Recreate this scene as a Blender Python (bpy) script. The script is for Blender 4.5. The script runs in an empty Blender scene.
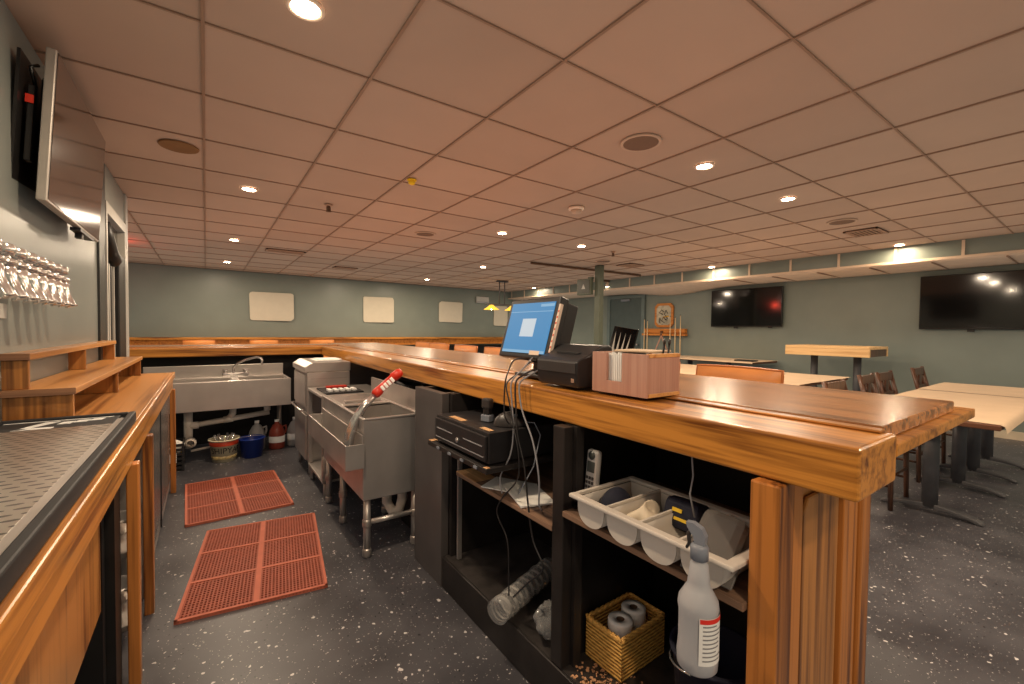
import bpy, bmesh, math, random
from mathutils import Vector, Matrix
random.seed(7)
PI = math.pi
COL = bpy.context.scene.collection

# ------------------------------------------------------------------ materials
def lin(c):
    return tuple(((v/255)/12.92 if v/255 <= .04045 else ((v/255+.055)/1.055)**2.4) for v in c) + (1.0,)

def new_mat(name):
    m = bpy.data.materials.new(name); m.use_nodes = True
    nt = m.node_tree; b = nt.nodes['Principled BSDF']
    return m, nt, b

def plain(name, c, rough=.5, metal=0.0, noise=.08, nscale=8, bump=0.0, coat=0.0, trans=0.0, alpha=1.0, spec=.5):
    m, nt, b = new_mat(name)
    tc = nt.nodes.new('ShaderNodeTexCoord')
    n = nt.nodes.new('ShaderNodeTexNoise'); n.inputs['Scale'].default_value = nscale; n.inputs['Detail'].default_value = 5
    nt.links.new(tc.outputs['Object'], n.inputs['Vector'])
    r = nt.nodes.new('ShaderNodeValToRGB')
    L = lin(c)
    r.color_ramp.elements[0].position = .3; r.color_ramp.elements[1].position = .7
    r.color_ramp.elements[0].color = tuple(v*(1-noise) for v in L[:3])+(1,)
    r.color_ramp.elements[1].color = tuple(min(1, v*(1+noise)) for v in L[:3])+(1,)
    nt.links.new(n.outputs['Fac'], r.inputs['Fac']); nt.links.new(r.outputs['Color'], b.inputs['Base Color'])
    b.inputs['Roughness'].default_value = rough; b.inputs['Metallic'].default_value = metal
    b.inputs['Specular IOR Level'].default_value = spec
    b.inputs['Coat Weight'].default_value = coat; b.inputs['Coat Roughness'].default_value = .1
    b.inputs['Transmission Weight'].default_value = trans; b.inputs['Alpha'].default_value = alpha
    if bump:
        bp = nt.nodes.new('ShaderNodeBump'); bp.inputs['Strength'].default_value = bump; bp.inputs['Distance'].default_value = .01
        nt.links.new(n.outputs['Fac'], bp.inputs['Height']); nt.links.new(bp.outputs['Normal'], b.inputs['Normal'])
    return m

def wood(name, light, dark, axis='Y', scale=1.0, rough=.3, coat=.25, figure=.45):
    """straight-grained timber: broad figure, long fine pores, colour drift from board to board"""
    m, nt, b = new_mat(name)
    N = nt.nodes.new; L = nt.links.new
    tc = N('ShaderNodeTexCoord')
    def stretched(across, along, detail, dist=0.0):
        mp = N('ShaderNodeMapping'); s = [across*scale]*3; s['XYZ'.index(axis)] = along*scale
        mp.inputs['Scale'].default_value = s; L(tc.outputs['Object'], mp.inputs['Vector'])
        n = N('ShaderNodeTexNoise'); n.inputs['Scale'].default_value = 1; n.inputs['Detail'].default_value = detail; n.inputs['Distortion'].default_value = dist
        L(mp.outputs['Vector'], n.inputs['Vector']); return n.outputs['Fac']
    def math_(op, a, c):
        q = N('ShaderNodeMath'); q.operation = op
        for i, v in enumerate((a, c)):
            if isinstance(v, (int, float)): q.inputs[i].default_value = v
            else: L(v, q.inputs[i])
        return q.outputs[0]
    big = math_('PINGPONG', math_('MULTIPLY', stretched(13, .55, 3, .5), 6), 1)
    fine = stretched(110, 2.5, 3); mid = stretched(34, 1.1, 5, .3)
    v = math_('ADD', math_('MULTIPLY', big, figure*.6), math_('ADD', math_('MULTIPLY', mid, .95-figure*.5), math_('MULTIPLY', fine, .6)))
    r = N('ShaderNodeValToRGB'); r.color_ramp.elements[0].color = lin(dark); r.color_ramp.elements[1].color = lin(light)
    r.color_ramp.elements[0].position = .58; r.color_ramp.elements[1].position = .90
    L(v, r.inputs['Fac']); L(r.outputs['Color'], b.inputs['Base Color'])
    b.inputs['Roughness'].default_value = rough; b.inputs['Coat Weight'].default_value = coat; b.inputs['Coat Roughness'].default_value = .15
    bp = N('ShaderNodeBump'); bp.inputs['Strength'].default_value = .08; bp.inputs['Distance'].default_value = .003
    L(fine, bp.inputs['Height']); L(bp.outputs['Normal'], b.inputs['Normal'])
    return m

def steel(name, c=(196, 190, 182), rough=.3, streak='Z'):
    m, nt, b = new_mat(name)
    N = nt.nodes.new; L = nt.links.new
    tc = N('ShaderNodeTexCoord'); mp = N('ShaderNodeMapping')
    s = [160, 160, 160]; s['XYZ'.index(streak)] = 3
    mp.inputs['Scale'].default_value = s
    L(tc.outputs['Object'], mp.inputs['Vector'])
    n = N('ShaderNodeTexNoise'); n.inputs['Scale'].default_value = 1; n.inputs['Detail'].default_value = 3
    L(mp.outputs['Vector'], n.inputs['Vector'])
    n2 = N('ShaderNodeTexNoise'); n2.inputs['Scale'].default_value = 4; n2.inputs['Detail'].default_value = 6
    L(tc.outputs['Object'], n2.inputs['Vector'])
    r = N('ShaderNodeValToRGB'); C = lin(c)
    r.color_ramp.elements[0].color = tuple(v*.82 for v in C[:3])+(1,); r.color_ramp.elements[1].color = C
    r.color_ramp.elements[0].position = .3; r.color_ramp.elements[1].position = .65
    L(n2.outputs['Fac'], r.inputs['Fac']); L(r.outputs['Color'], b.inputs['Base Color'])
    mr = N('ShaderNodeMapRange'); mr.inputs['To Min'].default_value = rough*.85; mr.inputs['To Max'].default_value = rough*1.15
    L(n.outputs['Fac'], mr.inputs['Value']); L(mr.outputs['Result'], b.inputs['Roughness'])
    b.inputs['Metallic'].default_value = .8
    return m

def emit(name, c, strength, base=(20, 20, 20)):
    m, nt, b = new_mat(name)
    b.inputs['Base Color'].default_value = lin(base)
    b.inputs['Emission Color'].default_value = lin(c); b.inputs['Emission Strength'].default_value = strength
    return m

def floor_mat():
    m, nt, b = new_mat('speckled_vinyl_floor')
    N = nt.nodes.new; L = nt.links.new
    tc = N('ShaderNodeTexCoord')
    base = N('ShaderNodeTexNoise'); base.inputs['Scale'].default_value = 3; base.inputs['Detail'].default_value = 8
    L(tc.outputs['Object'], base.inputs['Vector'])
    r0 = N('ShaderNodeValToRGB'); r0.color_ramp.elements[0].color = lin((55, 53, 55)); r0.color_ramp.elements[1].color = lin((83, 80, 81))
    r0.color_ramp.elements[0].position = .3; r0.color_ramp.elements[1].position = .75
    L(base.outputs['Fac'], r0.inputs['Fac'])
    col = r0.outputs['Color']
    dist = N('ShaderNodeTexNoise'); dist.inputs['Scale'].default_value = 30; dist.inputs['Detail'].default_value = 2
    L(tc.outputs['Object'], dist.inputs['Vector'])
    for sc, thr, cc in ((34, .17, (196, 188, 180)), (90, .16, (170, 162, 154)), (60, .13, (150, 142, 136)), (46, .15, (22, 21, 22))):
        mixv = N('ShaderNodeMix'); mixv.data_type = 'VECTOR'; mixv.inputs['Factor'].default_value = .03
        L(tc.outputs['Object'], mixv.inputs[4]); L(dist.outputs['Color'], mixv.inputs[5])
        v = N('ShaderNodeTexVoronoi'); v.inputs['Scale'].default_value = sc
        L(mixv.outputs[1], v.inputs['Vector'])
        # the speck's radius varies from cell to cell
        sep = N('ShaderNodeSeparateColor'); L(v.outputs['Color'], sep.inputs['Color'])
        pw = N('ShaderNodeMath'); pw.operation = 'POWER'; pw.inputs[1].default_value = 2.2; L(sep.outputs[0], pw.inputs[0])
        ml = N('ShaderNodeMath'); ml.operation = 'MULTIPLY'; ml.inputs[1].default_value = thr*1.5; L(pw.outputs[0], ml.inputs[0])
        lt = N('ShaderNodeMath'); lt.operation = 'LESS_THAN'; L(v.outputs['Distance'], lt.inputs[0]); L(ml.outputs[0], lt.inputs[1])
        mx = N('ShaderNodeMix'); mx.data_type = 'RGBA'
        L(lt.outputs[0], mx.inputs['Factor']); L(col, mx.inputs[6]); mx.inputs[7].default_value = lin(cc)
        col = mx.outputs[2]
    L(col, b.inputs['Base Color'])
    mr = N('ShaderNodeMapRange'); mr.inputs['To Min'].default_value = .25; mr.inputs['To Max'].default_value = .5
    L(base.outputs['Fac'], mr.inputs['Value']); L(mr.outputs['Result'], b.inputs['Roughness'])
    return m

def dots_mat(name, base, hole, pitch, rx, ry, metal=.9, rough=.3):
    """a sheet with rows of slots punched through, staggered row by row"""
    m, nt, b = new_mat(name)
    N = nt.nodes.new; L = nt.links.new
    tc = N('ShaderNodeTexCoord'); s = N('ShaderNodeSeparateXYZ'); L(tc.outputs['Object'], s.inputs[0])
    def M(op, a, c=None):
        n = N('ShaderNodeMath'); n.operation = op
        for i, q in enumerate((a, c)):
            if q is None: continue
            if isinstance(q, (int, float)): n.inputs[i].default_value = q
            else: L(q, n.inputs[i])
        return n.outputs[0]
    u = M('DIVIDE', s.outputs['X'], pitch[0]); v = M('DIVIDE', s.outputs['Y'], pitch[1])
    row = M('FLOOR', v); odd = M('MULTIPLY', M('MODULO', M('ABSOLUTE', row), 2), .5)
    fu = M('SUBTRACT', M('FRACT', M('ADD', M('ADD', u, odd), 100)), .5); fv = M('SUBTRACT', M('FRACT', M('ADD', v, 100)), .5)
    d = M('ADD', M('POWER', M('ABSOLUTE', M('DIVIDE', fu, rx)), 2), M('POWER', M('ABSOLUTE', M('DIVIDE', fv, ry)), 2))
    h = M('LESS_THAN', d, 1)
    mx = N('ShaderNodeMix'); mx.data_type = 'RGBA'; L(h, mx.inputs['Factor'])
    mx.inputs[6].default_value = lin(base); mx.inputs[7].default_value = lin(hole)
    L(mx.outputs[2], b.inputs['Base Color']); b.inputs['Roughness'].default_value = rough
    L(M('MULTIPLY', M('SUBTRACT', 1, h), metal), b.inputs['Metallic'])
    bp = N('ShaderNodeBump'); bp.inputs['Strength'].default_value = .5; bp.inputs['Distance'].default_value = .003; bp.invert = True
    L(h, bp.inputs['Height']); L(bp.outputs['Normal'], b.inputs['Normal'])
    return m

def weave_mat(name, c1, c2):
    m, nt, b = new_mat(name)
    N = nt.nodes.new; L = nt.links.new
    tc = N('ShaderNodeTexCoord'); mp = N('ShaderNodeMapping'); L(tc.outputs['Object'], mp.inputs['Vector'])
    w = N('ShaderNodeTexWave'); w.bands_direction = 'Z'; w.inputs['Scale'].default_value = 26; w.inputs['Distortion'].default_value = 1.5
    L(mp.outputs['Vector'], w.inputs['Vector'])
    w2 = N('ShaderNodeTexChecker'); w2.inputs['Scale'].default_value = 60; L(mp.outputs['Vector'], w2.inputs['Vector'])
    mu = N('ShaderNodeMath'); mu.operation = 'MULTIPLY_ADD'; mu.inputs[1].default_value = .35
    L(w2.outputs['Fac'], mu.inputs[0]); L(w.outputs['Fac'], mu.inputs[2])
    r = N('ShaderNodeValToRGB'); r.color_ramp.elements[0].color = lin(c2); r.color_ramp.elements[1].color = lin(c1)
    L(mu.outputs[0], r.inputs['Fac']); L(r.outputs['Color'], b.inputs['Base Color'])
    bp = N('ShaderNodeBump'); bp.inputs['Strength'].default_value = .7; bp.inputs['Distance'].default_value = .005
    L(mu.outputs[0], bp.inputs['Height']); L(bp.outputs['Normal'], b.inputs['Normal'])
    b.inputs['Roughness'].default_value = .5
    return m

def tile_mat(name, c, pitch, off):
    m = plain(name, c, .9, noise=.03, nscale=2.2); nt = m.node_tree; b = nt.nodes['Principled BSDF']
    N = nt.nodes.new; L = nt.links.new
    tc = N('ShaderNodeTexCoord'); ad = N('ShaderNodeVectorMath'); ad.operation = 'ADD'; ad.inputs[1].default_value = off
    L(tc.outputs['Object'], ad.inputs[0])
    dv = N('ShaderNodeVectorMath'); dv.operation = 'DIVIDE'; dv.inputs[1].default_value = (pitch, pitch, 1000)
    L(ad.outputs[0], dv.inputs[0])
    fl = N('ShaderNodeVectorMath'); fl.operation = 'FLOOR'; L(dv.outputs[0], fl.inputs[0])
    wn = N('ShaderNodeTexWhiteNoise'); wn.noise_dimensions = '3D'; L(fl.outputs[0], wn.inputs['Vector'])
    mr = N('ShaderNodeMapRange'); mr.inputs['To Min'].default_value = .93; mr.inputs['To Max'].default_value = 1.05; L(wn.outputs['Value'], mr.inputs['Value'])
    mx = N('ShaderNodeMix'); mx.data_type = 'RGBA'; mx.blend_type = 'MULTIPLY'; mx.inputs['Factor'].default_value = 1
    src = b.inputs['Base Color'].links[0].from_socket
    L(src, mx.inputs[6]); L(mr.outputs['Result'], mx.inputs[7]); L(mx.outputs[2], b.inputs['Base Color'])
    return m
M = {}
M['wall'] = plain('grey_green_paint', (116, 121, 109), .4, noise=.05, nscale=3, bump=.03)
M['wall_left'] = plain('grey_paint', (120, 122, 114), .33, noise=.05, nscale=3, bump=.03)
M['ceiling'] = tile_mat('ceiling_tile', (180, 150, 126), .6096, (.003, -1.986, 0))
M['tbar'] = plain('ceiling_grid_metal', (146, 115, 92), .6)
M['soffit'] = plain('soffit_white', (204, 176, 148), .7)
M['floor'] = floor_mat()
M['baseboard'] = plain('baseboard_tan', (200, 180, 150), .6)
M['bar_y'] = wood('oak_bar_long_grain', (188, 122, 50), (98, 52, 18), 'Y', 1.0, .34, .25)
M['bar_x'] = wood('oak_bar_cross_grain', (188, 122, 50), (98, 52, 18), 'X', 1.0, .34, .25)
M['bar_z'] = wood('oak_upright_grain', (176, 108, 48), (88, 46, 18), 'Z', .8, .4, .15, .6)
M['slab'] = wood('worn_bar_top', (184, 124, 74), (84, 50, 28), 'Y', .9, .24, .35)
M['slab_x'] = wood('worn_far_bar_top', (184, 124, 74), (84, 50, 28), 'X', .9, .24, .35)
M['ply'] = wood('varnished_plywood', (190, 130, 68), (120, 72, 32), 'Y', .5, .36, .2, .7)
M['ply_z'] = wood('varnished_plywood_upright', (172, 112, 54), (98, 56, 22), 'Z', .8, .38, .15, .5)
M['ply_x'] = wood('varnished_plywood_cross', (190, 130, 68), (120, 72, 32), 'X', .5, .36, .2, .7)
M['nosing'] = wood('brown_board_edge', (138, 98, 70), (98, 64, 44), 'X', .8, .5, .0)
M['shelfwood'] = wood('worn_shelf_board', (128, 98, 76), (62, 46, 38), 'Y', .8, .6, .0)
M['rawedge'] = wood('bare_wood_edge', (206, 160, 110), (150, 100, 60), 'Y', 1.2, .6, 0)
M['chairwood'] = wood('dark_walnut_chair', (92, 58, 40), (46, 28, 20), 'Z', 1.0, .35, .15)
M['boxwood'] = wood('reddish_wood_box', (178, 134, 112), (164, 118, 98), 'Z', 1.2, .5, 0, .3)
M['boxtrim'] = wood('orange_box_trim', (208, 148, 84), (168, 104, 48), 'Y', 1.4, .5, 0)
M['butcher'] = wood('butcher_block', (226, 182, 124), (190, 140, 84), 'Y', 1.0, .5, .0)
M['paper'] = plain('kraft_paper', (190, 162, 130), .8, noise=.06, nscale=4, bump=.15)
M['tableedge'] = plain('table_edge', (92, 56, 36), .5)
M['black'] = plain('black_paint', (20, 18, 17), .45, noise=.3, nscale=12, bump=.05)
M['black_worn'] = plain('worn_black_paint', (33, 29, 27), .5, noise=.4, nscale=9, bump=.1)
M['grime'] = plain('grimy_black_board', (50, 45, 42), .4, noise=.5, nscale=16, bump=.2)
M['greyboard'] = plain('scuffed_grey_panel', (74, 68, 64), .45, noise=.2, nscale=5)
M['blackplastic'] = plain('black_plastic', (34, 32, 32), .42, noise=.12, nscale=20)
M['darkplastic'] = plain('charcoal_plastic', (52, 48, 46), .4, noise=.1)
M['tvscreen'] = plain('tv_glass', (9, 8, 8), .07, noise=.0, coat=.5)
M['tvframe'] = plain('tv_bezel', (16, 15, 15), .3)
M['tvside'] = plain('silver_tv_edge', (176, 168, 158), .35, metal=.6)
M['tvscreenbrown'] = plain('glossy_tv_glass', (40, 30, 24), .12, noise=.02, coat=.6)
M['iron'] = plain('cast_iron', (84, 82, 82), .45, metal=.3, noise=.15)
M['vinyl'] = plain('orange_vinyl', (216, 136, 68), .38, noise=.12, nscale=5, bump=.1, coat=.15)
M['vinyl_seam'] = plain('orange_vinyl_piping', (178, 100, 46), .4)
M['steel'] = steel('brushed_steel', (214, 206, 198), .34, 'Z')
M['steel_h'] = steel('brushed_steel_level', (220, 212, 204), .3, 'Y')
M['steel_d'] = steel('dull_steel', (196, 188, 180), .4, 'Z')
M['chrome'] = plain('chrome', (222, 219, 216), .16, metal=.88, noise=.03)
M['tray'] = dots_mat('perforated_steel', (214, 206, 196), (70, 62, 54), (.034, .030), .36, .17)
M['traydark'] = plain('dark_tray_well', (40, 38, 38), .3, metal=.3)
M['rubber'] = plain('black_rubber', (32, 31, 32), .6)
M['white_mark'] = plain('white_print', (206, 202, 194), .6)
M['mat'] = plain('red_rubber', (150, 74, 52), .65, noise=.12, nscale=20)
M['mat_light'] = plain('worn_red_rubber', (186, 100, 74), .65, noise=.1, nscale=14)
M['pvc'] = plain('pvc_pipe', (206, 190, 170), .5)
M['bin'] = plain('off_white_plastic', (192, 180, 164), .4, noise=.05)
M['white'] = plain('white_plastic', (246, 236, 222), .4, noise=.03)
M['offwhite'] = plain('white_paper', (226, 220, 208), .8, noise=.05)
M['bottle'] = plain('frosted_bottle', (200, 196, 192), .35, noise=.03, trans=.35)
M['liquid'] = plain('pale_liquid', (196, 184, 168), .2)
M['grey'] = plain('grey_plastic', (120, 122, 126), .4)
M['red'] = plain('red_plastic', (190, 44, 26), .4)
M['redlabel'] = plain('red_print', (214, 50, 40), .6)
M['textgrey'] = plain('grey_print', (128, 124, 122), .7)
M['navy'] = plain('navy_fabric', (19, 21, 36), .8, noise=.2, nscale=30)
M['yellow'] = plain('yellow_print', (212, 172, 40), .6)
M['cloth'] = plain('beige_cloth', (206, 188, 160), .9, noise=.1, bump=.3)
M['clear'] = plain('clear_plastic', (225, 222, 216), .12, noise=.02, trans=.75, alpha=.75, bump=.4, nscale=22)
M['clearlid'] = plain('smoky_plastic', (116, 110, 104), .25, trans=.3, alpha=.85)
M['jug'] = plain('translucent_jug', (190, 180, 170), .3, trans=.4)
M['redjug'] = plain('red_jug', (150, 66, 50), .35, trans=.2)
M['cream'] = plain('cream_bucket', (222, 206, 170), .4, noise=.06)
M['bucketred'] = plain('bucket_red', (190, 62, 34), .45)
M['bucketdark'] = plain('dark_print', (38, 34, 28), .6)
M['blue'] = plain('blue_plastic', (24, 50, 128), .35)
M['wicker'] = weave_mat('wicker', (232, 176, 90), (156, 102, 40))
M['wickerrim'] = plain('wicker_rim', (220, 164, 84), .5, noise=.2, nscale=60)
M['patch'] = plain('cream_patch', (194, 182, 158), .75, noise=.03)
M['column'] = plain('green_grey_column', (84, 88, 72), .5)
M['doorgreen'] = plain('dark_green_door', (72, 82, 78), .45)
M['doorframe'] = plain('green_grey_frame', (96, 106, 100), .45)
M['jamb'] = plain('pale_jamb', (170, 164, 152), .4)
M['jambdark'] = plain('dark_grey_jamb', (44, 44, 42), .4)
M['glassdark'] = plain('dark_glass', (34, 26, 20), .1, coat=.3)
M['gold'] = plain('brass_gold', (226, 170, 50), .3, metal=.7)
M['mirror'] = plain('antique_mirror', (170, 160, 140), .3, metal=.5, noise=.35, nscale=9)
M['rackwood'] = wood('orange_rack_wood', (196, 120, 48), (146, 80, 24), 'Y', 1.0, .4, .1)
M['cue'] = wood('maple_cue', (226, 196, 150), (200, 164, 112), 'Z', 1.0, .35, .2)
M['vent'] = plain('vent_metal', (168, 132, 106), .6)
M['ventdark'] = plain('vent_dark', (92, 66, 48), .7)
M['speaker'] = plain('speaker_grille', (118, 92, 74), .8, noise=.06, nscale=60)
M['speakerring'] = plain('speaker_ring', (186, 156, 130), .7)
M['stain'] = plain('brown_stained_cover', (128, 92, 60), .85, noise=.1)
M['yellowcap'] = plain('yellow_cap', (236, 188, 40), .4)
M['lamp_on'] = emit('lit_lens', (255, 238, 208), 40)
M['lamp_ring'] = plain('downlight_ring', (236, 206, 176), .6)
M['shade_on'] = emit('lit_gold_shade', (255, 196, 70), 1.2, (226, 170, 50))
M['screen'] = emit('blue_screen', (64, 150, 206), .75)
M['screen_lt'] = emit('pale_window', (214, 226, 234), .8)
M['screen_bar'] = emit('blue_window_bar', (140, 190, 224), .8)
M['strip'] = plain('reader_strip', (206, 180, 156), .5)
M['phone'] = plain('silver_phone', (178, 172, 164), .35, metal=.4)
M['lcd'] = plain('phone_screen', (58, 60, 56), .3)
M['debris'] = plain('wood_chips', (190, 140, 100), .9, noise=.2)
M['exit_face'] = plain('dark_sign_face', (58, 58, 48), .4)

# ------------------------------------------------------------------ mesh builder
class MB:
    def __init__(self): self.bm = bmesh.new()
    def _xf(self, verts, mat):
        if mat is not None: bmesh.ops.transform(self.bm, matrix=mat, verts=verts)
    def box(self, x0, x1, y0, y1, z0, z1, bev=0.0, mat=None):
        r = bmesh.ops.create_cube(self.bm, size=1)
        v = r['verts']
        for q in v:
            q.co = Vector((x0+(q.co.x+.5)*(x1-x0), y0+(q.co.y+.5)*(y1-y0), z0+(q.co.z+.5)*(z1-z0)))
        if bev:
            es = list({e for q in v for e in q.link_edges})
            g = bmesh.ops.bevel(self.bm, geom=es, offset=bev, segments=2, affect='EDGES', profile=.5)
            v = list({q for f in g['faces'] for q in f.verts} | {q for q in v if q.is_valid})
        self._xf(v, mat); return self
    def prism(self, pts, z0, z1, mat=None, axis='Z'):
        """polygon extruded; axis Z: pts=(x,y); X: pts=(y,z) extruded x; Y: pts=(x,z) extruded y"""
        def P(p, h):
            return {'Z': (p[0], p[1], h), 'X': (h, p[0], p[1]), 'Y': (p[0], h, p[1])}[axis]
        a = [self.bm.verts.new(P(p, z0)) for p in pts]; b = [self.bm.verts.new(P(p, z1)) for p in pts]
        n = len(pts)
        fs = [self.bm.faces.new(a[::-1]), self.bm.faces.new(b)]
        for i in range(n): fs.append(self.bm.faces.new((a[i], a[(i+1) % n], b[(i+1) % n], b[i])))
        self._xf(a+b, mat); bmesh.ops.recalc_face_normals(self.bm, faces=fs); return self
    def tube(self, pts, r, seg=10, mat=None, cap=True):
        pts = [Vector(p) for p in pts]; rs = r if isinstance(r, (list, tuple)) else [r]*len(pts)
        rings = []; up = None
        for i, p in enumerate(pts):
            t = (pts[min(i+1, len(pts)-1)]-pts[max(i-1, 0)]).normalized()
            if up is None:
                up = Vector((0, 0, 1)) if abs(t.z) < .9 else Vector((1, 0, 0))
            a = t.cross(up)
            if a.length < 1e-5: a = t.cross(Vector((0, 1, 0)))
            a.normalize(); b = a.cross(t).normalized(); up = b
            rings.append([self.bm.verts.new(p+a*math.cos(2*PI*k/seg)*rs[i]+b*math.sin(2*PI*k/seg)*rs[i]) for k in range(seg)])
        fs = []
        for q, w in zip(rings, rings[1:]):
            for k in range(seg): fs.append(self.bm.faces.new((q[k], q[(k+1) % seg], w[(k+1) % seg], w[k])))
        if cap: fs += [self.bm.faces.new(rings[0][::-1]), self.bm.faces.new(rings[-1])]
        for f in fs[:len(fs)-(2 if cap else 0)]: f.smooth = True
        self._xf([v for g in rings for v in g], mat); bmesh.ops.recalc_face_normals(self.bm, faces=fs); return self
    def cyl(self, x, y, z0, z1, r, seg=20, r2=None, mat=None):
        return self.tube([(x, y, z0), (x, y, z1)], [r, r if r2 is None else r2], seg, mat)
    def lathe(self, prof, seg=28, cx=0, cy=0, mat=None, sx=1, sy=1, flat=False):
        rings = []
        for r, z in prof:
            rings.append([self.bm.verts.new((cx+max(r, 1e-4)*sx*math.cos(2*PI*k/seg), cy+max(r, 1e-4)*sy*math.sin(2*PI*k/seg), z)) for k in range(seg)])
        fs = []
        for q, w in zip(rings, rings[1:]):
            for k in range(seg):
                f = self.bm.faces.new((q[k], q[(k+1) % seg], w[(k+1) % seg], w[k])); f.smooth = not flat; fs.append(f)
        if prof[0][0] < 1e-3: fs.append(self.bm.faces.new(rings[0][::-1]))
        if prof[-1][0] < 1e-3: fs.append(self.bm.faces.new(rings[-1]))
        self._xf([v for g in rings for v in g], mat); bmesh.ops.recalc_face_normals(self.bm, faces=fs); return self
    def sheet(self, fn, nu, nv, thick=0.0):
        """grid surface fn(u,v)->xyz"""
        V = [[self.bm.verts.new(fn(i/nu, j/nv)) for j in range(nv+1)] for i in range(nu+1)]
        fs = []
        for i in range(nu):
            for j in range(nv):
                f = self.bm.faces.new((V[i][j], V[i+1][j], V[i+1][j+1], V[i][j+1])); f.smooth = True; fs.append(f)
        bmesh.ops.recalc_face_normals(self.bm, faces=fs)
        if thick: bmesh.ops.solidify(self.bm, geom=fs, thickness=thick)
        return self
    def build(self, name, mat, parent=None, loc=(0, 0, 0), rot=(0, 0, 0)):
        me = bpy.data.meshes.new(name); self.bm.to_mesh(me); self.bm.free()
        me.materials.append(M[mat] if isinstance(mat, str) else mat)
        o = bpy.data.objects.new(name, me); COL.objects.link(o)
        o.location = loc; o.rotation_euler = rot
        if parent: o.parent = parent
        return o

def tag(o, label, cat, group=None, kind=None):
    o['label'] = label; o['category'] = cat
    if group: o['group'] = group
    if kind: o['kind'] = kind
    return o
def thing(name, label, cat, loc=(0, 0, 0), rz=0, group=None):
    o = bpy.data.objects.new(name, None); COL.objects.link(o); o.empty_display_size = .1
    o.location = loc; o.rotation_euler = (0, 0, rz)
    return tag(o, label, cat, group)
def struct(o):
    o['kind'] = 'structure'; return o
def lab(o, l):
    o['label'] = l; return o
def dup(root, loc, rz=None, label=None):
    r = root.copy(); COL.objects.link(r); r.location = loc
    if rz is not None: r.rotation_euler = (0, 0, rz)
    if label: r['label'] = label
    for ch in list(root.children):
        c = ch.copy(); COL.objects.link(c); c.parent = r
        for g in list(ch.children):
            d = g.copy(); COL.objects.link(d); d.parent = c
    return r
def bx(name, mat, parent, *a, bev=.003, **k):
    return MB().box(*a, bev=bev).build(name, mat, parent, **k)
def text_mesh(s, size, extrude=.0005, align='CENTER'):
    cu = bpy.data.curves.new('lettering', 'FONT'); cu.body = s; cu.size = size; cu.extrude = extrude
    cu.align_x = align; cu.align_y = 'CENTER'
    o = bpy.data.objects.new('lettering', cu); COL.objects.link(o)
    bpy.context.view_layer.update()
    me = bpy.data.meshes.new_from_object(o.evaluated_get(bpy.context.evaluated_depsgraph_get()))
    COL.objects.unlink(o); bpy.data.objects.remove(o); bpy.data.curves.remove(cu)
    return me

# ------------------------------------------------------------------ camera
ZC = 1.28
cd = bpy.data.cameras.new('camera'); cam = bpy.data.objects.new('camera', cd); COL.objects.link(cam)
fpx, yaw, pitch, roll = 434.9, .613105, -.026998, .01109
f = Vector((math.sin(yaw)*math.cos(pitch), math.cos(yaw)*math.cos(pitch), math.sin(pitch)))
r = Vector((math.cos(yaw), -math.sin(yaw), 0)); u = r.cross(f)
r2 = r*math.cos(roll)+u*math.sin(roll); u2 = -r*math.sin(roll)+u*math.cos(roll)
mw = Matrix((r2, u2, -f)).transposed().to_4x4(); mw.translation = (0, 0, ZC)
cam.matrix_world = mw
cd.sensor_fit = 'HORIZONTAL'; cd.sensor_width = 36; cd.lens = fpx/1024*36; cd.clip_start = .02
bpy.context.scene.camera = cam

# ------------------------------------------------------------------ room shell
H = 2.39; T = .6096; OY = 1.986
XR = 8.15; XS = 7.22; ZS = 2.19
struct(MB().box(-2.4, 8.4, -2.2, 10.9, -.1, 0).build('floor', 'floor'))
struct(MB().box(-2.4, XS, -2.2, 10.9, H+.008, H+.1).build('ceiling', 'ceiling'))
g = MB()
for i in range(-4, 13):
    x = i*T-.003
    if x < XS: g.box(x-.006, x+.006, -2.2, 10.6, H, H+.012)
for j in range(-7, 15):
    y = j*T+OY
    g.box(-2.4, XS, y-.0045, y+.0045, H+.0015, H+.012)
struct(g.build('trim_1', 'tbar'))          # the ceiling grid
# left wall with its doorway (y 3.98 - 4.86), ends at y = 5.0
wl = MB()
XL = -.56
wl.box(-.80, XL, -2.2, 3.98, 0, H).box(-.80, XL, 4.86, 5.0, 0, H).box(-.80, XL, 3.98, 4.86, 2.13, H)
struct(wl.build('wall_left', 'wall_left'))
struct(MB().prism([(-2.4, 10.08), (8.4, 10.50), (8.4, 10.7), (-2.4, 10.3)], 0, H).build('wall_far', 'wall'))
struct(MB().box(XR, XR+.2, -2.2, 10.9, 0, H).build('wall_right', 'wall'))
struct(MB().box(-2.4, 8.4, -2.3, -2.2, 0, H).build('wall_back', 'wall'))
struct(MB().box(-2.5, -2.4, -2.3, 10.9, 0, H).build('wall_side', 'wall'))
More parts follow.
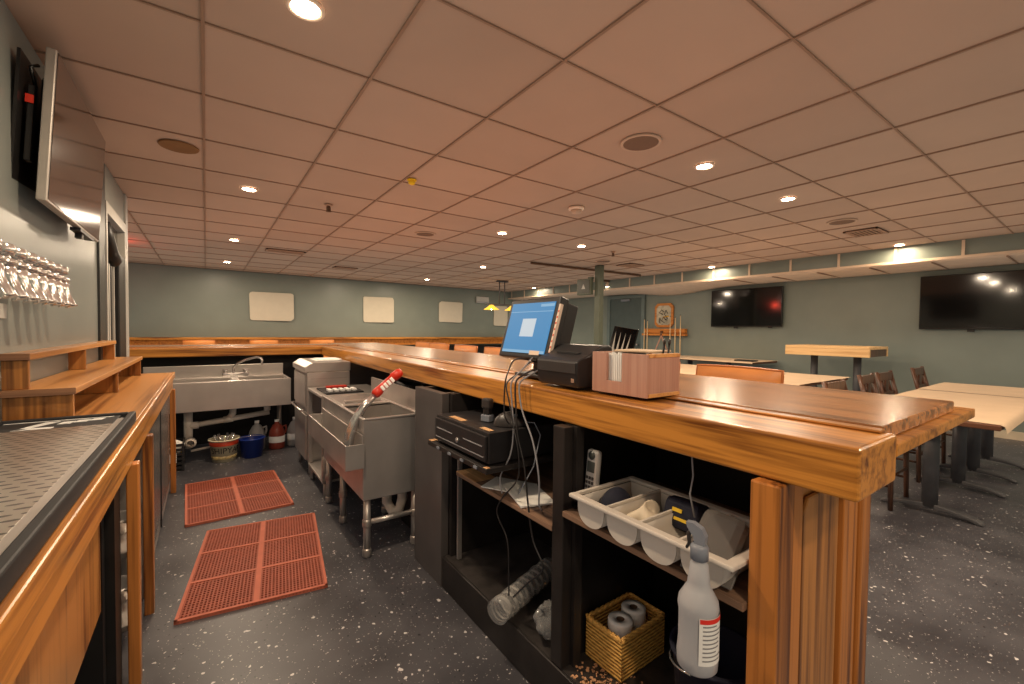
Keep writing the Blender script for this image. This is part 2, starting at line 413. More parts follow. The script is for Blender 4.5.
# soffit: drop, lower ceiling, edge trim and dividers
struct(MB().box(XS, XS+.03, -2.2, 10.46, ZS+.02, H+.1).build('trim_2', 'wall'))
def sof(uu, vv):
    x = XS+.02+(XR-XS-.025)*uu; y = -2.2+12.64*vv
    z = ZS-.02*uu
    if y > 4.2: z -= .10*uu*math.exp(-((y-5.6)/.75)**2)
    return (x, y, z)
struct(MB().sheet(sof, 8, 160, .012).build('trim_3', 'soffit'))
t = MB(); t.box(XS-.012, XS+.02, -2.2, 10.46, ZS-.008, ZS+.022)
y = -1.9
while y < 10.3:
    t.box(XS-.012, XS-.001, y-.014, y+.014, ZS+.022, H); y += .6096
struct(t.build('trim_4', 'soffit'))
struct(MB().box(XR-.018, XR-.001, -2.2, 10.4, 0, .10).build('baseboard_right', 'baseboard'))
t = MB()
for k in range(-2, 17):
    yy = k*.6096+.2
    t.box(XS+.03, XR-.02, yy-.007, yy+.007, ZS-.035, ZS-.022) if yy < 4.0 else None
struct(t.build('trim_5', 'tbar'))
# corner guard at the end of the left wall
struct(MB().box(XL-.02, XL+.012, 4.90, 5.012, .93, H-.002).build('trim_6', 'jamb'))

# ---- doorway in the left wall: pale frame, dark glass door, black door leaf with strips
d = struct(MB().box(XL-.10, XL+.012, 3.76, 3.98, .93, 2.36).build('door_1', 'jambdark'))
MB().box(XL-.06, XL+.016, 3.99, 4.86, 2.05, 2.125).box(XL-.06, XL+.016, 4.80, 4.855, .2, 2.05).box(XL-.06, XL+.016, 3.985, 4.03, .2, 2.05).build('door_frame', 'jamb', d)
MB().box(XL-.05, XL-.03, 4.03, 4.80, .05, 2.05).build('glass', 'glassdark', d)
MB().box(XL-.028, XL+.02, 4.46, 4.78, .05, 1.83, bev=.008).build('door_leaf', 'black', d)
MB().box(XL-.028, XL+.004, 4.03, 4.10, .05, 2.05).box(XL-.028, XL-.005, 4.28, 4.33, .05, 1.75).build('door_stile', 'black', d)
MB().box(XL-.028, XL+.002, 4.16, 4.20, .05, 1.72).box(XL-.028, XL+.002, 4.36, 4.385, .05, 1.72).build('trim_strip', 'jamb', d)
bl = MB().tube([(XL-.01, 4.10, 2.0), (XL+.005, 4.12, 1.9), (XL+.01, 4.16, 1.8), (XL+.012, 4.27, 1.76), (XL+.012, 4.40, 1.78)], [.03, .035, .045, .05, .03], 10).build('closer_arm', 'black', d)

# ---- door in the right wall behind the column
d = struct(MB().box(XR-.03, XR-.001, 6.42, 7.36, .0, 2.06).build('door_2', 'doorgreen'))
MB().box(XR-.05, XR-.001, 6.33, 6.42, 0, 2.13).box(XR-.05, XR-.001, 7.36, 7.45, 0, 2.13).box(XR-.05, XR-.001, 6.42, 7.36, 2.06, 2.13).build('door_frame', 'doorframe', d)
MB().lathe([(.0, 0), (.012, 0), (.012, .04), (.03, .05), (.03, .075), (.0, .085)], 14, mat=Matrix.Translation((XR-.03, 6.5, .98)) @ Matrix.Rotation(-PI/2, 4, 'Y')).build('door_knob', 'chrome', d)
MB().box(XR-.075, XR-.03, 6.75, 7.0, 1.99, 2.04, bev=.004).build('door_closer', 'grey', d)

# column with the little signs
struct(MB().box(5.40, 5.50, 5.14, 5.26, 0, H, bev=.006).build('pillar', 'column'))

# ------------------------------------------------------------------ ceiling fixtures
def downlight(x, y, label, on=True):
    t_ = thing('downlight', label, 'ceiling light', (x, y, H), 0, 'recessed downlights')
    MB().lathe([(.046, .004), (.062, .004), (.062, -.004), (.057, -.007), (.048, -.005), (.046, .004)], 28).build('trim_ring', 'lamp_ring', t_)
    MB().lathe([(.0, -.0035), (.045, -.0035), (.045, .004), (.0, .004)], 24, flat=True).build('lens', 'lamp_on', t_)
    ld = bpy.data.lights.new('downlight_or_bare_lamp', 'AREA'); ld.shape = 'DISK'; ld.size = .12
    ld.energy = LIGHT*(.4 if x > 7 else 1); ld.color = (1, .80, .58)
    lo = bpy.data.objects.new('downlight_or_bare_lamp', ld); COL.objects.link(lo); lo.location = (x, y, H-.012); lo.parent = None
LIGHT = 26
DL = [(.29, 1.68, 'lit round downlight nearest the camera, above the left aisle behind the bar'),
      (.29, 4.11, 'lit round downlight, second of the row leading to the small far sink'),
      (.30, 6.60, 'lit round downlight, third of the row leading to the far sink'),
      (.30, 8.91, 'lit round downlight closest to far wall above the leftmost cream patch'),
      (4.04, 9.06, 'lit round downlight close to far wall above the third cream patch'),
      (2.78, 4.17, 'lit round downlight above the far half of the long wooden bar'),
      (4.02, 4.16, 'lit round downlight right of the smoke detector'),
      (4.01, 6.61, 'small lit round downlight left of the hanging lamp, far over the seating'),
      (2.73, 1.67, 'lit round downlight beside the large near ceiling speaker'),
      (7.03, 4.12, 'lit round downlight by the soffit above the smaller wall television'),
      (7.02, 9.01, 'faintest lit round downlight in the far right corner by the soffit'),
      (3.94, 1.66, 'lit round downlight between the two round ceiling speakers'),
      (7.04, 1.68, 'lit round downlight by the soffit left of the big right television')]
for a in DL: downlight(*a)
# bare lamps, no fixtures: row behind the photographer, plus unseen ones over the room
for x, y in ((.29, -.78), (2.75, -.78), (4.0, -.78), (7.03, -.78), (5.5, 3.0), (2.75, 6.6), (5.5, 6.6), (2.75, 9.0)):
    ld = bpy.data.lights.new('downlight_or_bare_lamp', 'AREA'); ld.shape = 'DISK'; ld.size = .12; ld.energy = LIGHT*(.4 if x > 7 else 1); ld.color = (1, .80, .58)
    lo = bpy.data.objects.new('downlight_or_bare_lamp', ld); COL.objects.link(lo); lo.location = (x, y, H-.012)

def speaker(x, y, r_, label, mat='speaker'):
    t_ = thing('ceiling_speaker', label, 'speaker', (x, y, H), 0, 'round ceiling speakers')
    MB().lathe([(r_*.96, .004), (r_*1.12, .004), (r_*1.12, -.003), (r_*1.04, -.006), (r_*.96, -.004)], 36, flat=True).build('rim', 'speakerring', t_)
    MB().lathe([(0, -.0035), (r_*.955, -.0035), (r_*.955, .003), (0, .003)], 32, flat=True).build('grille', mat, t_)
speaker(2.10, 1.69, .105, 'large round ceiling speaker nearest the camera, above the bar')
speaker(5.17, 1.68, .11, 'round ceiling speaker beside the right air vent')
speaker(2.10, 4.77, .105, 'round ceiling speaker seen flat, above the far part of the bar')
speaker(5.17, 4.85, .11, 'round ceiling speaker just in front of the square column')
t_ = tag(MB().lathe([(0, -.003), (.10, -.003), (.104, .003), (0, .003)], 28, flat=True).build('ceiling_stain_cover', 'stain'), 'brown stained round cover on the ceiling near the left television', 'cover'); t_.location = (-.13, 3.42, H)

def vent(x, y, w, l, label):
    t_ = thing('ceiling_vent', label, 'vent', (x, y, H), 0, 'ceiling air vents')
    MB().box(-w/2, w/2, -l/2, l/2, -.004, .004).build('backing', 'ventdark', t_)
    m = MB(); b_ = .02
    m.box(-w/2, w/2, -l/2, -l/2+b_, -.012, .0).box(-w/2, w/2, l/2-b_, l/2, -.012, 0).box(-w/2, -w/2+b_, -l/2, l/2, -.012, 0).box(w/2-b_, w/2, -l/2, l/2, -.012, 0)
    m.build('frame', 'vent', t_)
    m = MB()
    n = max(3, int(l/.035))
    for k in range(1, n): m.box(-w/2+b_, w/2-b_, -l/2+k*l/n-.006, -l/2+k*l/n+.006, -.011, -.004)
    m.build('louvre', 'vent', t_)
vent(5.88, 1.69, .36, .3, 'rectangular louvred air vent beside the right ceiling speaker')
vent(.95, 7.1, .5, .22, 'small white louvred vent over the aisle before the leftmost cream patch')
vent(2.10, 8.35, .4, .22, 'small louvred vent close to far wall between two cream patches')
vent(5.82, 4.85, .34, .3, 'small brown louvred vent just right of the column top')
def sprinkler(x, y, label):
    t_ = thing('fire_sprinkler', label, 'sprinkler', (x, y, H), 0, 'ceiling sprinklers')
    MB().lathe([(0, .002), (.035, .002), (.035, -.006), (.02, -.010), (0, -.010)], 20).build('escutcheon', 'vent', t_)
    MB().cyl(0, 0, -.05, -.009, .012, 10).box(-.018, -.013, -.004, .004, -.055, -.015).box(.013, .018, -.004, .004, -.055, -.015).build('body', 'ventdark', t_)
    MB().lathe([(0, -.062), (.024, -.060), (.026, -.056), (0, -.054)], 16).build('deflector', 'ventdark', t_)
sprinkler(.91, 4.19, 'dark sprinkler head over the aisle behind the bar')
sprinkler(4.67, 4.20, 'dark sprinkler head on the ceiling near the column')
t_ = thing('smoke_detector', 'white round smoke detector on the ceiling above the register', 'smoke detector', (2.74, 2.91, H))
MB().lathe([(0, .002), (.07, .002), (.07, -.015), (.055, -.02), (0, -.02)], 28).build('base', 'lamp_ring', t_)
MB().lathe([(0, -.019), (.05, -.019), (.045, -.045), (.02, -.05), (0, -.05)], 28).build('dome', 'speakerring', t_)
t_ = thing('yellow_sprinkler', 'small bright yellow domed sprinkler cover on the ceiling', 'sprinkler cover', (1.26, 3.11, H))
MB().lathe([(0, .002), (.035, .002), (.035, -.006), (0, -.006)], 20).build('flange', 'yellowcap', t_)
MB().lathe([(0, -.005), (.026, -.005), (.024, -.028), (.012, -.036), (0, -.037)], 20).build('dome', 'yellowcap', t_)
# track light
t_ = thing('track_light', 'short ceiling track with two lit spot heads near the column', 'track light', (6.9, 6.6, H))
MB().tube([(-2.6, -1.0, -.02), (-.0, -1.1, -.02)], .02, 8).box(-.05, .5, -.03, .03, -.03, 0).build('track', 'ventdark', t_)
for dx, dy in ((.32, .1), (.52, -.08)):
    h_ = MB().tube([(dx, dy*.2, -.03), (dx, dy*.4, -.07)], .008, 8).lathe([(.02, 0), (.035, -.01), (.04, -.07), (.0, -.07)], 16, dx, dy*.4, Matrix.Translation((0, 0, -.06))).build('spot_head', 'lamp_ring', t_)
    MB().lathe([(0, -.132), (.037, -.132), (.037, -.128), (0, -.128)], 16, dx, dy*.4).build('bulb', 'lamp_on', h_)
# hanging billiard lamp
t_ = thing('pendant_lamp', 'hanging table lamp with gold shades on two dark rods, far left of register', 'pendant lamp', (5.48, 8.2, 0))
MB().box(-.14, .14, -.05, .05, H-.03, H, bev=.005).build('canopy', 'iron', t_)
MB().cyl(-.07, 0, 1.86, H-.03, .012, 10).build('rod', 'iron', t_); MB().cyl(.07, 0, 1.86, H-.03, .012, 10).build('rod', 'iron', t_)
MB().box(-.40, .40, -.015, .015, 1.84, 1.87).build('crossbar', 'iron', t_)
for dx in (-.28, .28):
    s_ = MB().lathe([(.03, 1.84), (.05, 1.83), (.09, 1.79), (.17, 1.74), (.175, 1.735), (.165, 1.735), (.08, 1.78), (.03, 1.82)], 24, dx, 0).build('shade', 'shade_on', t_)
    MB().lathe([(0, 1.80), (.03, 1.79), (.04, 1.76), (0, 1.73)], 14, dx, 0).build('bulb', 'lamp_on', s_)

ld = bpy.data.lights.new('exit_lamp', 'POINT'); ld.energy = 7; ld.color = (1, .06, .03); ld.shadow_soft_size = .05
lo = bpy.data.objects.new('exit_lamp', ld); COL.objects.link(lo); lo.location = (-1.0, 7.55, 2.32)
t_ = thing('exit_sign_box', 'red lit box sign round the corner, only its glow seen', 'sign', (-1.25, 7.55, 2.12))
MB().box(-.05, .05, -.16, .16, 0, .2, bev=.006).build('case', 'white', t_); MB().cyl(0, 0, .2, H-2.12, .012, 8).build('stem', 'white', t_)
# ------------------------------------------------------------------ far wall: patches and drink rail
def yfar(x): return 10.08+(x+2.4)*(10.50-10.08)/10.8
pn = [(.72, 1.52, 1.43, 2.0, 'leftmost cream rectangular patch with rounded corners on the far wall'),
      (2.99, 3.72, 1.43, 2.03, 'cream patch second from left on the far wall'),
      (4.96, 5.64, 1.47, 2.0, 'cream patch third from left on the far wall'),
      (6.68, 7.16, 1.40, 1.97, 'cream patch behind the hanging gold lamp on the far wall')]
for x0, x1, z0, z1, l in pn:
    pts = []
    c = .05
    for cx, cz, a0 in ((x1-c, z1-c, 0), (x0+c, z1-c, 90), (x0+c, z0+c, 180), (x1-c, z0+c, 270)):
        for k in range(4):
            a = math.radians(a0+30*k); pts.append((cx+c*math.cos(a)+random.uniform(-.012, .012), cz+c*math.sin(a)+random.uniform(-.012, .012)))
    tag(MB().prism(pts, 0, .012, axis='Y').build('wall_patch', 'patch', loc=(0, yfar((x0+x1)/2)-.035, 0)), l, 'wall patch', 'cream patches on the far wall')
t_ = thing('wall_box', 'small white box high on the far wall left of the hanging lamp', 'box', (6.28, yfar(6.28), 0))
MB().box(-.2, .2, -.07, -.02, 2.02, 2.2, bev=.01).build('case', 'jamb', t_)
MB().box(-.17, .17, -.075, -.069, 2.04, 2.06).build('slot', 'grey', t_)
t_ = thing('drink_rail', 'long wooden drink rail along the foot of the far wall', 'drink rail', (0, 0, 0))
MB().prism([(-2.3, 9.85), (7.0, 10.21), (7.0, 10.42), (-2.3, 10.06)], 1.045, 1.085).build('top', 'bar_x', t_)
MB().prism([(-2.3, 9.94), (7.0, 10.30), (7.0, 10.40), (-2.3, 10.04)], .90, 1.043).build('apron', 'rackwood', t_)
MB().prism([(-2.3, 10.0), (7.0, 10.36), (7.0, 10.42), (-2.3, 10.06)], 0, .858).build('wainscot', 'black', t_)

# ------------------------------------------------------------------ right wall things
def wall_tv(y0, y1, z0, z1, label):
    t_ = thing('wall_television', label, 'television', (XR, (y0+y1)/2, z0), 0)
    w = (y1-y0)/2; h = z1-z0
    MB().box(-.09, -.05, -w, w, 0, h, bev=.008).build('frame', 'tvframe', t_)
    MB().box(-.0935, -.089, -w+.012, w-.012, .02, h-.012).build('screen', 'tvscreen', t_)
    MB().box(-.05, -.002, -.25, .25, h*.25, h*.75).build('wall_mount', 'black', t_)
    MB().box(-.085, -.06, w*.2, w*.3, -.03, .002).box(-.085, -.06, -w*.75, -w*.65, -.02, .002).build('bracket', 'black', t_)
wall_tv(3.44, 4.72, 1.39, 2.09, 'smaller black flat television on the right wall, above the orange stool back')
wall_tv(.35, 1.69, 1.355, 2.08, 'big black flat television at the right edge of the right wall')
t_ = thing('framed_mirror', 'small gold framed mirror with cut corners above the cue rack', 'mirror', (XR, 5.83, 1.38))
oct_ = lambda w, h, c: [(-w+c, 0), (w-c, 0), (w, c), (w, h-c), (w-c, h), (-w+c, h), (-w, h-c), (-w, c)]
MB().prism(oct_(.23, .52, .07), -.035, -.002, axis='X').build('frame', 'rackwood', t_)
MB().prism([(a, b_+.05) for a, b_ in oct_(.18, .42, .06)], -.04, -.034, axis='X').build('glass', 'mirror', t_)
m = MB()
for yy, zz, w, h in ((.05, .33, .06, .05), (-.06, .30, .04, .07), (0, .16, .05, .06), (-.08, .18, .03, .03), (.09, .15, .02, .06)):
    m.tube([(-.042, yy-w, zz), (-.042, yy, zz+h), (-.042, yy+w, zz-h*.3), (-.042, yy-w*.5, zz-h)], .009, 6)
m.build('motif', 'bucketdark', t_)
MB().tube([(-.043, -.13, .24), (-.043, .0, .22)], .014, 6).build('band', 'gold', t_)
t_ = thing('cue_rack', 'orange wood cue rack with hanging ball triangle under the framed mirror', 'cue rack', (XR, 5.8, 0))
MB().box(-.10, -.002, -.52, .50, 1.25, 1.35, bev=.006).build('shelf', 'rackwood', t_)
MB().box(-.13, -.03, -.55, .53, 1.20, 1.245, bev=.004).build('cue_holder', 'rackwood', t_)
MB().cyl(-.11, .02, 1.17, 1.3, .03, 14, mat=None).build('peg', 'chairwood', t_)
t2 = tag(MB().tube([(0, 0, 0), (.0, -.17, -.36), (0, .17, -.36), (0, 0, 0)], .016, 8).build('ball_triangle', 'boxwood', loc=(XR-.145, 5.80, 1.20)), 'reddish wooden ball triangle hanging under the cue rack', 'ball triangle')
for k, (yy, zt) in enumerate(((6.24, 1.55), (6.16, 1.52), (5.58, 1.60), (5.46, 1.58), (5.34, 1.62))):
    lbl = ['pale pool cue at far left end of the cue rack', 'pale pool cue second from left in the cue rack', 'pale pool cue right of the hanging triangle', 'pale pool cue second from right in the cue rack', 'pale pool cue at right end of the cue rack'][k]
    t_ = thing('pool_cue', lbl, 'pool cue', (XR-.155, yy, 0), 0, 'pool cues in the wall rack')
    MB().tube([(0, 0, .02), (0, 0, .75)], [.016, .013], 10).build('butt', 'chairwood', t_)
    MB().tube([(0, 0, .75), (.0, 0, zt)], [.013, .007], 10).build('shaft', 'cue', t_)
    MB().cyl(0, 0, zt, zt+.02, .007, 8).build('tip', 'black', t_)
# exit style box sign and a small round dial fixed to the column
t_ = thing('hanging_sign', 'dark box sign with a pale triangle beside the column top', 'sign', (5.34, 5.40, 1.90))
RZ = math.radians(28)
t_.rotation_euler = (0, 0, .10)
MB().box(-.04, .04, -.13, .17, 0, .27, bev=.008).build('case', 'column', t_)
MB().box(-.045, -.039, -.11, .15, .025, .245).build('face', 'exit_face', t_)
MB().prism([(-.02, .10), (.06, .10), (.02, .185)], -.048, -.044, axis='X').build('triangle', 'jamb', t_)
MB().box(-.01, .05, -.13, -.05, .27, .30).build('hanger', 'column', t_)

# ------------------------------------------------------------------ main bar
B0 = .985; TL = math.tan(math.radians(1.45))
def bxs(y): return (y-.28)*TL            # the top runs very slightly out of square
bar = thing('bar_counter', 'long oak bar counter running the middle of the room', 'bar counter', (0, 0, 0))
def barpoly(xa, xb, ya, yb): return [(xa+bxs(ya), ya), (xb+bxs(ya), ya), (xb+bxs(yb), yb), (xa+bxs(yb), yb)]
YE = 5.5
def bevobj(o, w, seg=2):
    md = o.modifiers.new('bevel', 'BEVEL'); md.width = w; md.segments = seg; md.limit_method = 'ANGLE'; md.angle_limit = .6
    return o
bevobj(MB().prism(barpoly(B0, 1.208, .28, YE-.003), .965, 1.068).build('rail_beam', 'bar_y', bar), .008, 3)
bevobj(MB().prism(barpoly(1.17, 1.205, .30, YE-.003), 1.0685, 1.075).build('bead', 'bar_y', bar), .003)
bevobj(MB().prism(barpoly(1.21, 1.875, .305, 6.35), 1.046, 1.078).build('top_slab', 'slab', bar), .004)
bevobj(MB().prism(barpoly(1.21, 2.02, .28, 6.35), 1.016, 1.045).build('lip_board', 'bar_y', bar), .004)
# end panel: post facing the aisle, stiles and raised panel on the end
MB().box(.962, 1.035, .405, .465, 0, .963, bev=.004).build('end_post', 'bar_z', bar)
MB().box(1.036, 1.50, .425, .463, 0, .963).build('end_board', 'ply_z', bar)
bevobj(MB().box(1.037, 1.085, .408, .424, 0, .963).build('stile', 'bar_z', bar), .003)
bevobj(MB().prism([(1.095, .1), (1.31, .1), (1.31, .87), (1.28, .905), (1.125, .905), (1.095, .87)], .412, .424, axis='Y').build('raised_panel', 'ply_z', bar), .006, 2)
bevobj(MB().box(1.322, 1.42, .405, .424, 0, .963).build('stile', 'bar_z', bar), .003)
bevobj(MB().box(1.43, 1.50, .398, .424, 0, .963).build('corner_post', 'bar_z', bar), .006)
# carcass
MB().box(1.46, 1.50, .465, 6.2, 0, 1.014).build('customer_wall', 'black', bar)
MB().box(.96, 1.46, .466, 1.93, .10, .155).build('bottom_shelf', 'grime', bar)
MB().box(.95, .985, .466, 1.93, 0, .152, bev=.004).build('kick_board', 'black_worn', bar)
MB().box(.945, .985, 1.935, 2.27, 0, .963, bev=.002).build('front_panel', 'greyboard', bar)
MB().box(.986, 1.459, 2.20, 2.24, 0, .963).build('divider', 'black', bar)
MB().box(.986, 1.459, 1.94, 1.98, .0, .963).build('divider', 'black', bar)
MB().box(.955, .995, 1.055, 1.11, .156, .963, bev=.003).build('partition_post', 'black_worn', bar)
MB().box(1.215, 1.459, 1.07, 1.10, .156, 1.014).box(.996, 1.2149, 1.07, 1.10, .156, .963).build('divider', 'black', bar)
MB().box(.996, 1.03, 1.04, 1.066, .156, .69).box(.996, 1.03, 1.04, 1.066, .715, .963).build('cleat', 'black_worn', bar)
bevobj(MB().box(.955, 1.455, 1.112, 1.80, .598, .616).build('middle_shelf', 'shelfwood', bar), .002)
MB().box(.9545, 1.06, 1.62, 1.798, .6165, .618).build('bare_patch', 'rawedge', bar)
bevobj(MB().box(.95, 1.455, .467, 1.054, .672, .69).build('bin_shelf', 'shelfwood', bar), .002)
bevobj(MB().box(.855, 1.455, 1.375, 1.90, .735, .757).build('drawer_shelf', 'black_worn', bar), .003)
m = MB()
for yy in (1.45, 1.56, 1.67, 1.78): m.box(.849, .854, yy-.012, yy+.012, .742, .752)
m.build('shelf_runner', 'grey', bar)
MB().box(.857, .875, 1.378, 1.40, .7575, .759).box(.857, .89, 1.862, 1.895, .7575, .759).build('bare_corner', 'rawedge', bar)
MB().box(1.0, 1.02, 1.86, 1.875, .156, .735).build('shelf_bracket', 'steel_d', bar)
MB().box(.986, 1.459, 1.905, 1.932, .156, .963).build('side_board', 'black_worn', bar)
# upper rail under the overhang with hooks and wiring clips
MB().box(1.40, 1.43, .47, 1.05, .925, .963).build('under_rail', 'black', bar)
# loose chips on the bottom shelf
m = MB()
for k in range(260):
    x = random.gauss(1.03, .045); y = random.gauss(.90, .10)
    if not (.965 < x < 1.4 and .6 < y < 1.04): continue
    a = random.random()*6; s = random.uniform(.002, .010)
    q = [random.uniform(.4, 1)*s for _ in range(5)]
    m.prism([(x+q[i]*math.cos(a+1.257*i), y+q[i]*math.sin(a+1.257*i)) for i in range(5)], .1552, .157)
tag(m.build('wood_chips', 'debris'), 'pale wood chips and dirt scattered on the shelf before the wicker basket', 'debris', None, 'stuff')

# far return of the bar
fb = thing('bar_return', 'oak bar section crossing behind the far sink, left of the long bar', 'bar counter', (0, 0, 0))
xe = 1.205+bxs(5.5)
bevobj(MB().box(-1.7, xe, 5.5, 5.69, .972, 1.062).build('rail_beam', 'bar_x', fb), .008, 3)
bevobj(MB().box(-1.7, xe+.0, 5.692, 6.30, 1.040, 1.072).build('top_slab', 'slab_x', fb), .004)
MB().box(-1.7, 1.2, 5.80, 5.84, 0, 1.038).build('back_wall', 'black', fb)
MB().box(-1.62, -1.56, 5.55, 5.60, 0, .97).build('end_post', 'bar_z', fb)

# ------------------------------------------------------------------ left back counter
bc = thing('back_counter', 'narrow oak back counter under the beer taps on the left', 'counter', (0, 0, 0))
CX = -.205
bevobj(MB().box(-.555, CX-.012, -.6, 4.25, .895, .925).build('top', 'ply', bc), .003)
bevobj(MB().box(CX-.011, CX+.006, -.6, 4.25, .885, .929).build('edge_strip', 'bar_y', bc), .004)
bevobj(MB().box(CX-.03, CX-.008, -.6, 4.25, .80, .884).build('fascia', 'bar_y', bc), .003)
for y in (1.985, 2.465, 4.19):
    bevobj(MB().box(CX-.026, CX+.008, y, y+.052, 0, .799).build('leg', 'bar_z', bc), .004)
bevobj(MB().box(-.30, -.27, .2, 1.80, .40, .80).build('front_panel', 'ply_z', bc), .002)
MB().box(-.555, -.268, 1.81, 1.85, 0, .89).build('divider', 'black', bc)
MB().box(-.555, -.245, 1.86, 1.975, .0, .89).build('side_panel', 'black', bc)
MB().box(-.555, -.535, -.6, 4.24, .0, .89).build('back_board', 'black', bc)
for z in (.20, .47):
    bevobj(MB().box(-.53, -.235, 2.05, 2.45, z-.02, z).build('shelf', 'steel_d', bc), .003)
MB().box(-.53, -.235, 2.53, 4.18, .05, .885, bev=.004).build('cooler_body', 'steel_d', bc)
MB().box(-.2345, -.231, 2.56, 4.15, .12, .85).build('cooler_door', 'clearlid', bc)
MB().box(-.2345, -.226, 3.35, 3.365, .06, .86).build('cooler_frame', 'blackplastic', bc)
# bits on the steel shelves
for k, (y, z, l) in enumerate(((2.25, .4715, 'dull steel pan on the upper shelf under the back counter'), (2.26, .2015, 'dull steel pan on the lower shelf under the back counter'))):
    t_ = thing('steel_pan', l, 'pan', (-.31, y, z))
    MB().lathe([(0, .001), (.05, .001), (.07, .06), (.078, .062), (.074, .066), (.066, .06), (.048, .006), (0, .006)], 22).build('bowl', 'steel', t_)
    MB().tube([(.05, -.05, .058), (.06, -.08, .07), (.07, -.12, .075)], .007, 8).build('handle', 'steel_d', t_)

# drip tray
dt = thing('drip_tray', 'long perforated steel drip tray on the back counter', 'drip tray', (-.40, 1.3, .925))
bevobj(MB().box(-.153, .183, -1.3, .80, .0005, .026).build('base', 'traydark', dt), .002)
m = MB(); m.box(.166, .186, -1.3, .815, .0005, .040).box(-.155, .166, .797, .815, .0005, .040).box(-.155, -.142, -1.3, .797, .0005, .040)
bevobj(m.build('rim', 'rubber', dt), .004)
MB().box(.150, .1655, -1.3, .70, .027, .037).build('inner_edge', 'steel_h', dt)
bevobj(MB().box(-.141, .1495, -1.3, .62, .0265, .0345).build('grille', 'tray', dt), .002)
bmt = thing('bar_mat', 'black rubber mat with white marks at far end of the drip tray', 'bar mat', (-.40, 2.005, .9515))
bevobj(MB().box(-.138, .146, -.082, .088, .0, .006).build('mat', 'rubber', bmt), .002)
m = MB()
m.box(-.135, .13, .068, .076, .006, .0068)
m.prism([(-.085, -.070), (-.065, -.070), (.0, .045), (-.035, .045)], .006, .0075)
m.prism([(-.085, -.075), (.0, -.080), (.005, -.055), (-.075, -.048)], .006, .0075)
for a in range(3): m.prism([(.002+a*.036, -.01+a*.014), (.032+a*.036, -.01+a*.014), (.040+a*.036, .03+a*.010), (.010+a*.036, .03+a*.010)], .006, .0075)
m.build('white_marks', 'white_mark', bmt)

# tiered shelf
ts = thing('tiered_shelf', 'two-step open wooden shelf on the back counter against left wall', 'shelf', (0, 0, .9255))
bevobj(MB().box(-.557, -.488, 2.14, 3.87, .235, .258).build('upper_tier', 'ply', ts), .003)
bevobj(MB().box(-.557, -.378, 2.14, 4.12, .112, .135).build('lower_tier', 'ply', ts), .003)
MB().box(-.557, -.4875, 2.134, 2.1395, .236, .258).build('nosing', 'nosing', ts)
MB().box(-.557, -.3775, 2.134, 2.1395, .112, .135).build('nosing', 'nosing', ts)
for y in (2.145, 3.0, 3.83):
    bevobj(MB().box(-.556, -.493, y, y+.018, .1355, .2345).build('upper_divider', 'ply_z', ts), .002)
for y in (2.145, 3.1, 4.08):
    bevobj(MB().box(-.556, -.386, y, y+.018, .0, .1115).build('lower_divider', 'ply_z', ts), .002)

# beer taps
tp = None
for k in range(8):
    y = 2.57-.103*k
    l = ['chrome beer tap at the far end of the wall row', 'chrome beer tap second from the far end of row', 'chrome beer tap third from the far end of row',
         'chrome beer tap fourth from the far end of row', 'chrome beer tap fifth from the far end of row', 'chrome beer tap sixth from the far end of row',
         'chrome beer tap seventh from the far end of row', 'chrome beer tap nearest the camera, at the frame edge'][k]
    if tp is None:
        tp = thing('beer_tap', l, 'beer tap', (XL, y, 1.435), 0, 'chrome beer taps on the left wall'); tp.scale = (1, 1.05, .86)
        Rx = Matrix.Rotation(PI/2, 4, 'Y')
        MB().lathe([(0, -.001), (.036, -.001), (.036, .006), (.022, .012), (.022, .022), (.029, .024), (.029, .040), (.018, .044), (.018, .06), (0, .06)], 20, mat=Rx).build('shank', 'chrome', tp)
        MB().tube([(.058, 0, .034), (.062, 0, .012), (.066, 0, -.012), (.078, 0, -.045), (.092, 0, -.078), (.097, 0, -.09)], [.019, .030, .026, .021, .018, .021], 16).build('spout', 'chrome', tp)
        MB().lathe([(.0, .028), (.027, .028), (.031, .036), (.031, .046), (.017, .054), (.015, .064), (.025, .068), (.027, .072), (.027, .098), (.023, .103), (0, .104)], 20, .062, 0).build('collar', 'chrome', tp)
        MB().tube([(.062, -.030, .012), (.062, .030, .012)], .014, 12).build('lever_pivot', 'chrome', tp)
    else:
        dup(tp, (XL, y, 1.435), 0, l).scale = (1, 1.05, .86)
bevobj(tag(MB().box(0, .006, 0, .34, 0, .05).build('tap_plate', 'jamb', loc=(XL+.0005, 1.86, 1.30)), 'small pale metal plate on left wall below the taps', 'plate'), .002)

# left television
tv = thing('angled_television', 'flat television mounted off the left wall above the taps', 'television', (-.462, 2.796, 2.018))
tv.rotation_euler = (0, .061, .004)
MB().box(-.030, .0, -.485, .485, -.281, .281, bev=.004).build('frame', 'tvside', tv)
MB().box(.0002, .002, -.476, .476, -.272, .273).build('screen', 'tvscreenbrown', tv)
MB().box(-.055, -.0305, -.40, .40, -.22, .20, bev=.01).build('back_cover', 'blackplastic', tv)
MB().box(-.085, -.056, -.12, .12, -.12, .12).build('wall_mount', 'black', tv)
MB().box(-.075, -.056, -.455, -.42, -.14, .14, bev=.004).build('side_box', 'black', tv)
MB().box(-.078, -.056, -.462, -.456, .07, .10).build('red_light', 'red', tv)
MB().box(-.096, -.0865, -.50, .40, -.30, .24).build('shadow_panel', 'black', tv)  # black board standing in for the television's shadow on the wall
MB().tube([(-.06, -.43, .14), (-.07, -.46, .2), (-.055, -.44, .22)], .006, 8).build('cable', 'black', tv)
m = MB().box(-.035, .002, .05, .36, -.296, -.282).box(-.03, -.005, .12, .16, -.32, -.296)
m.build('sensor_bar', 'blackplastic', tv)

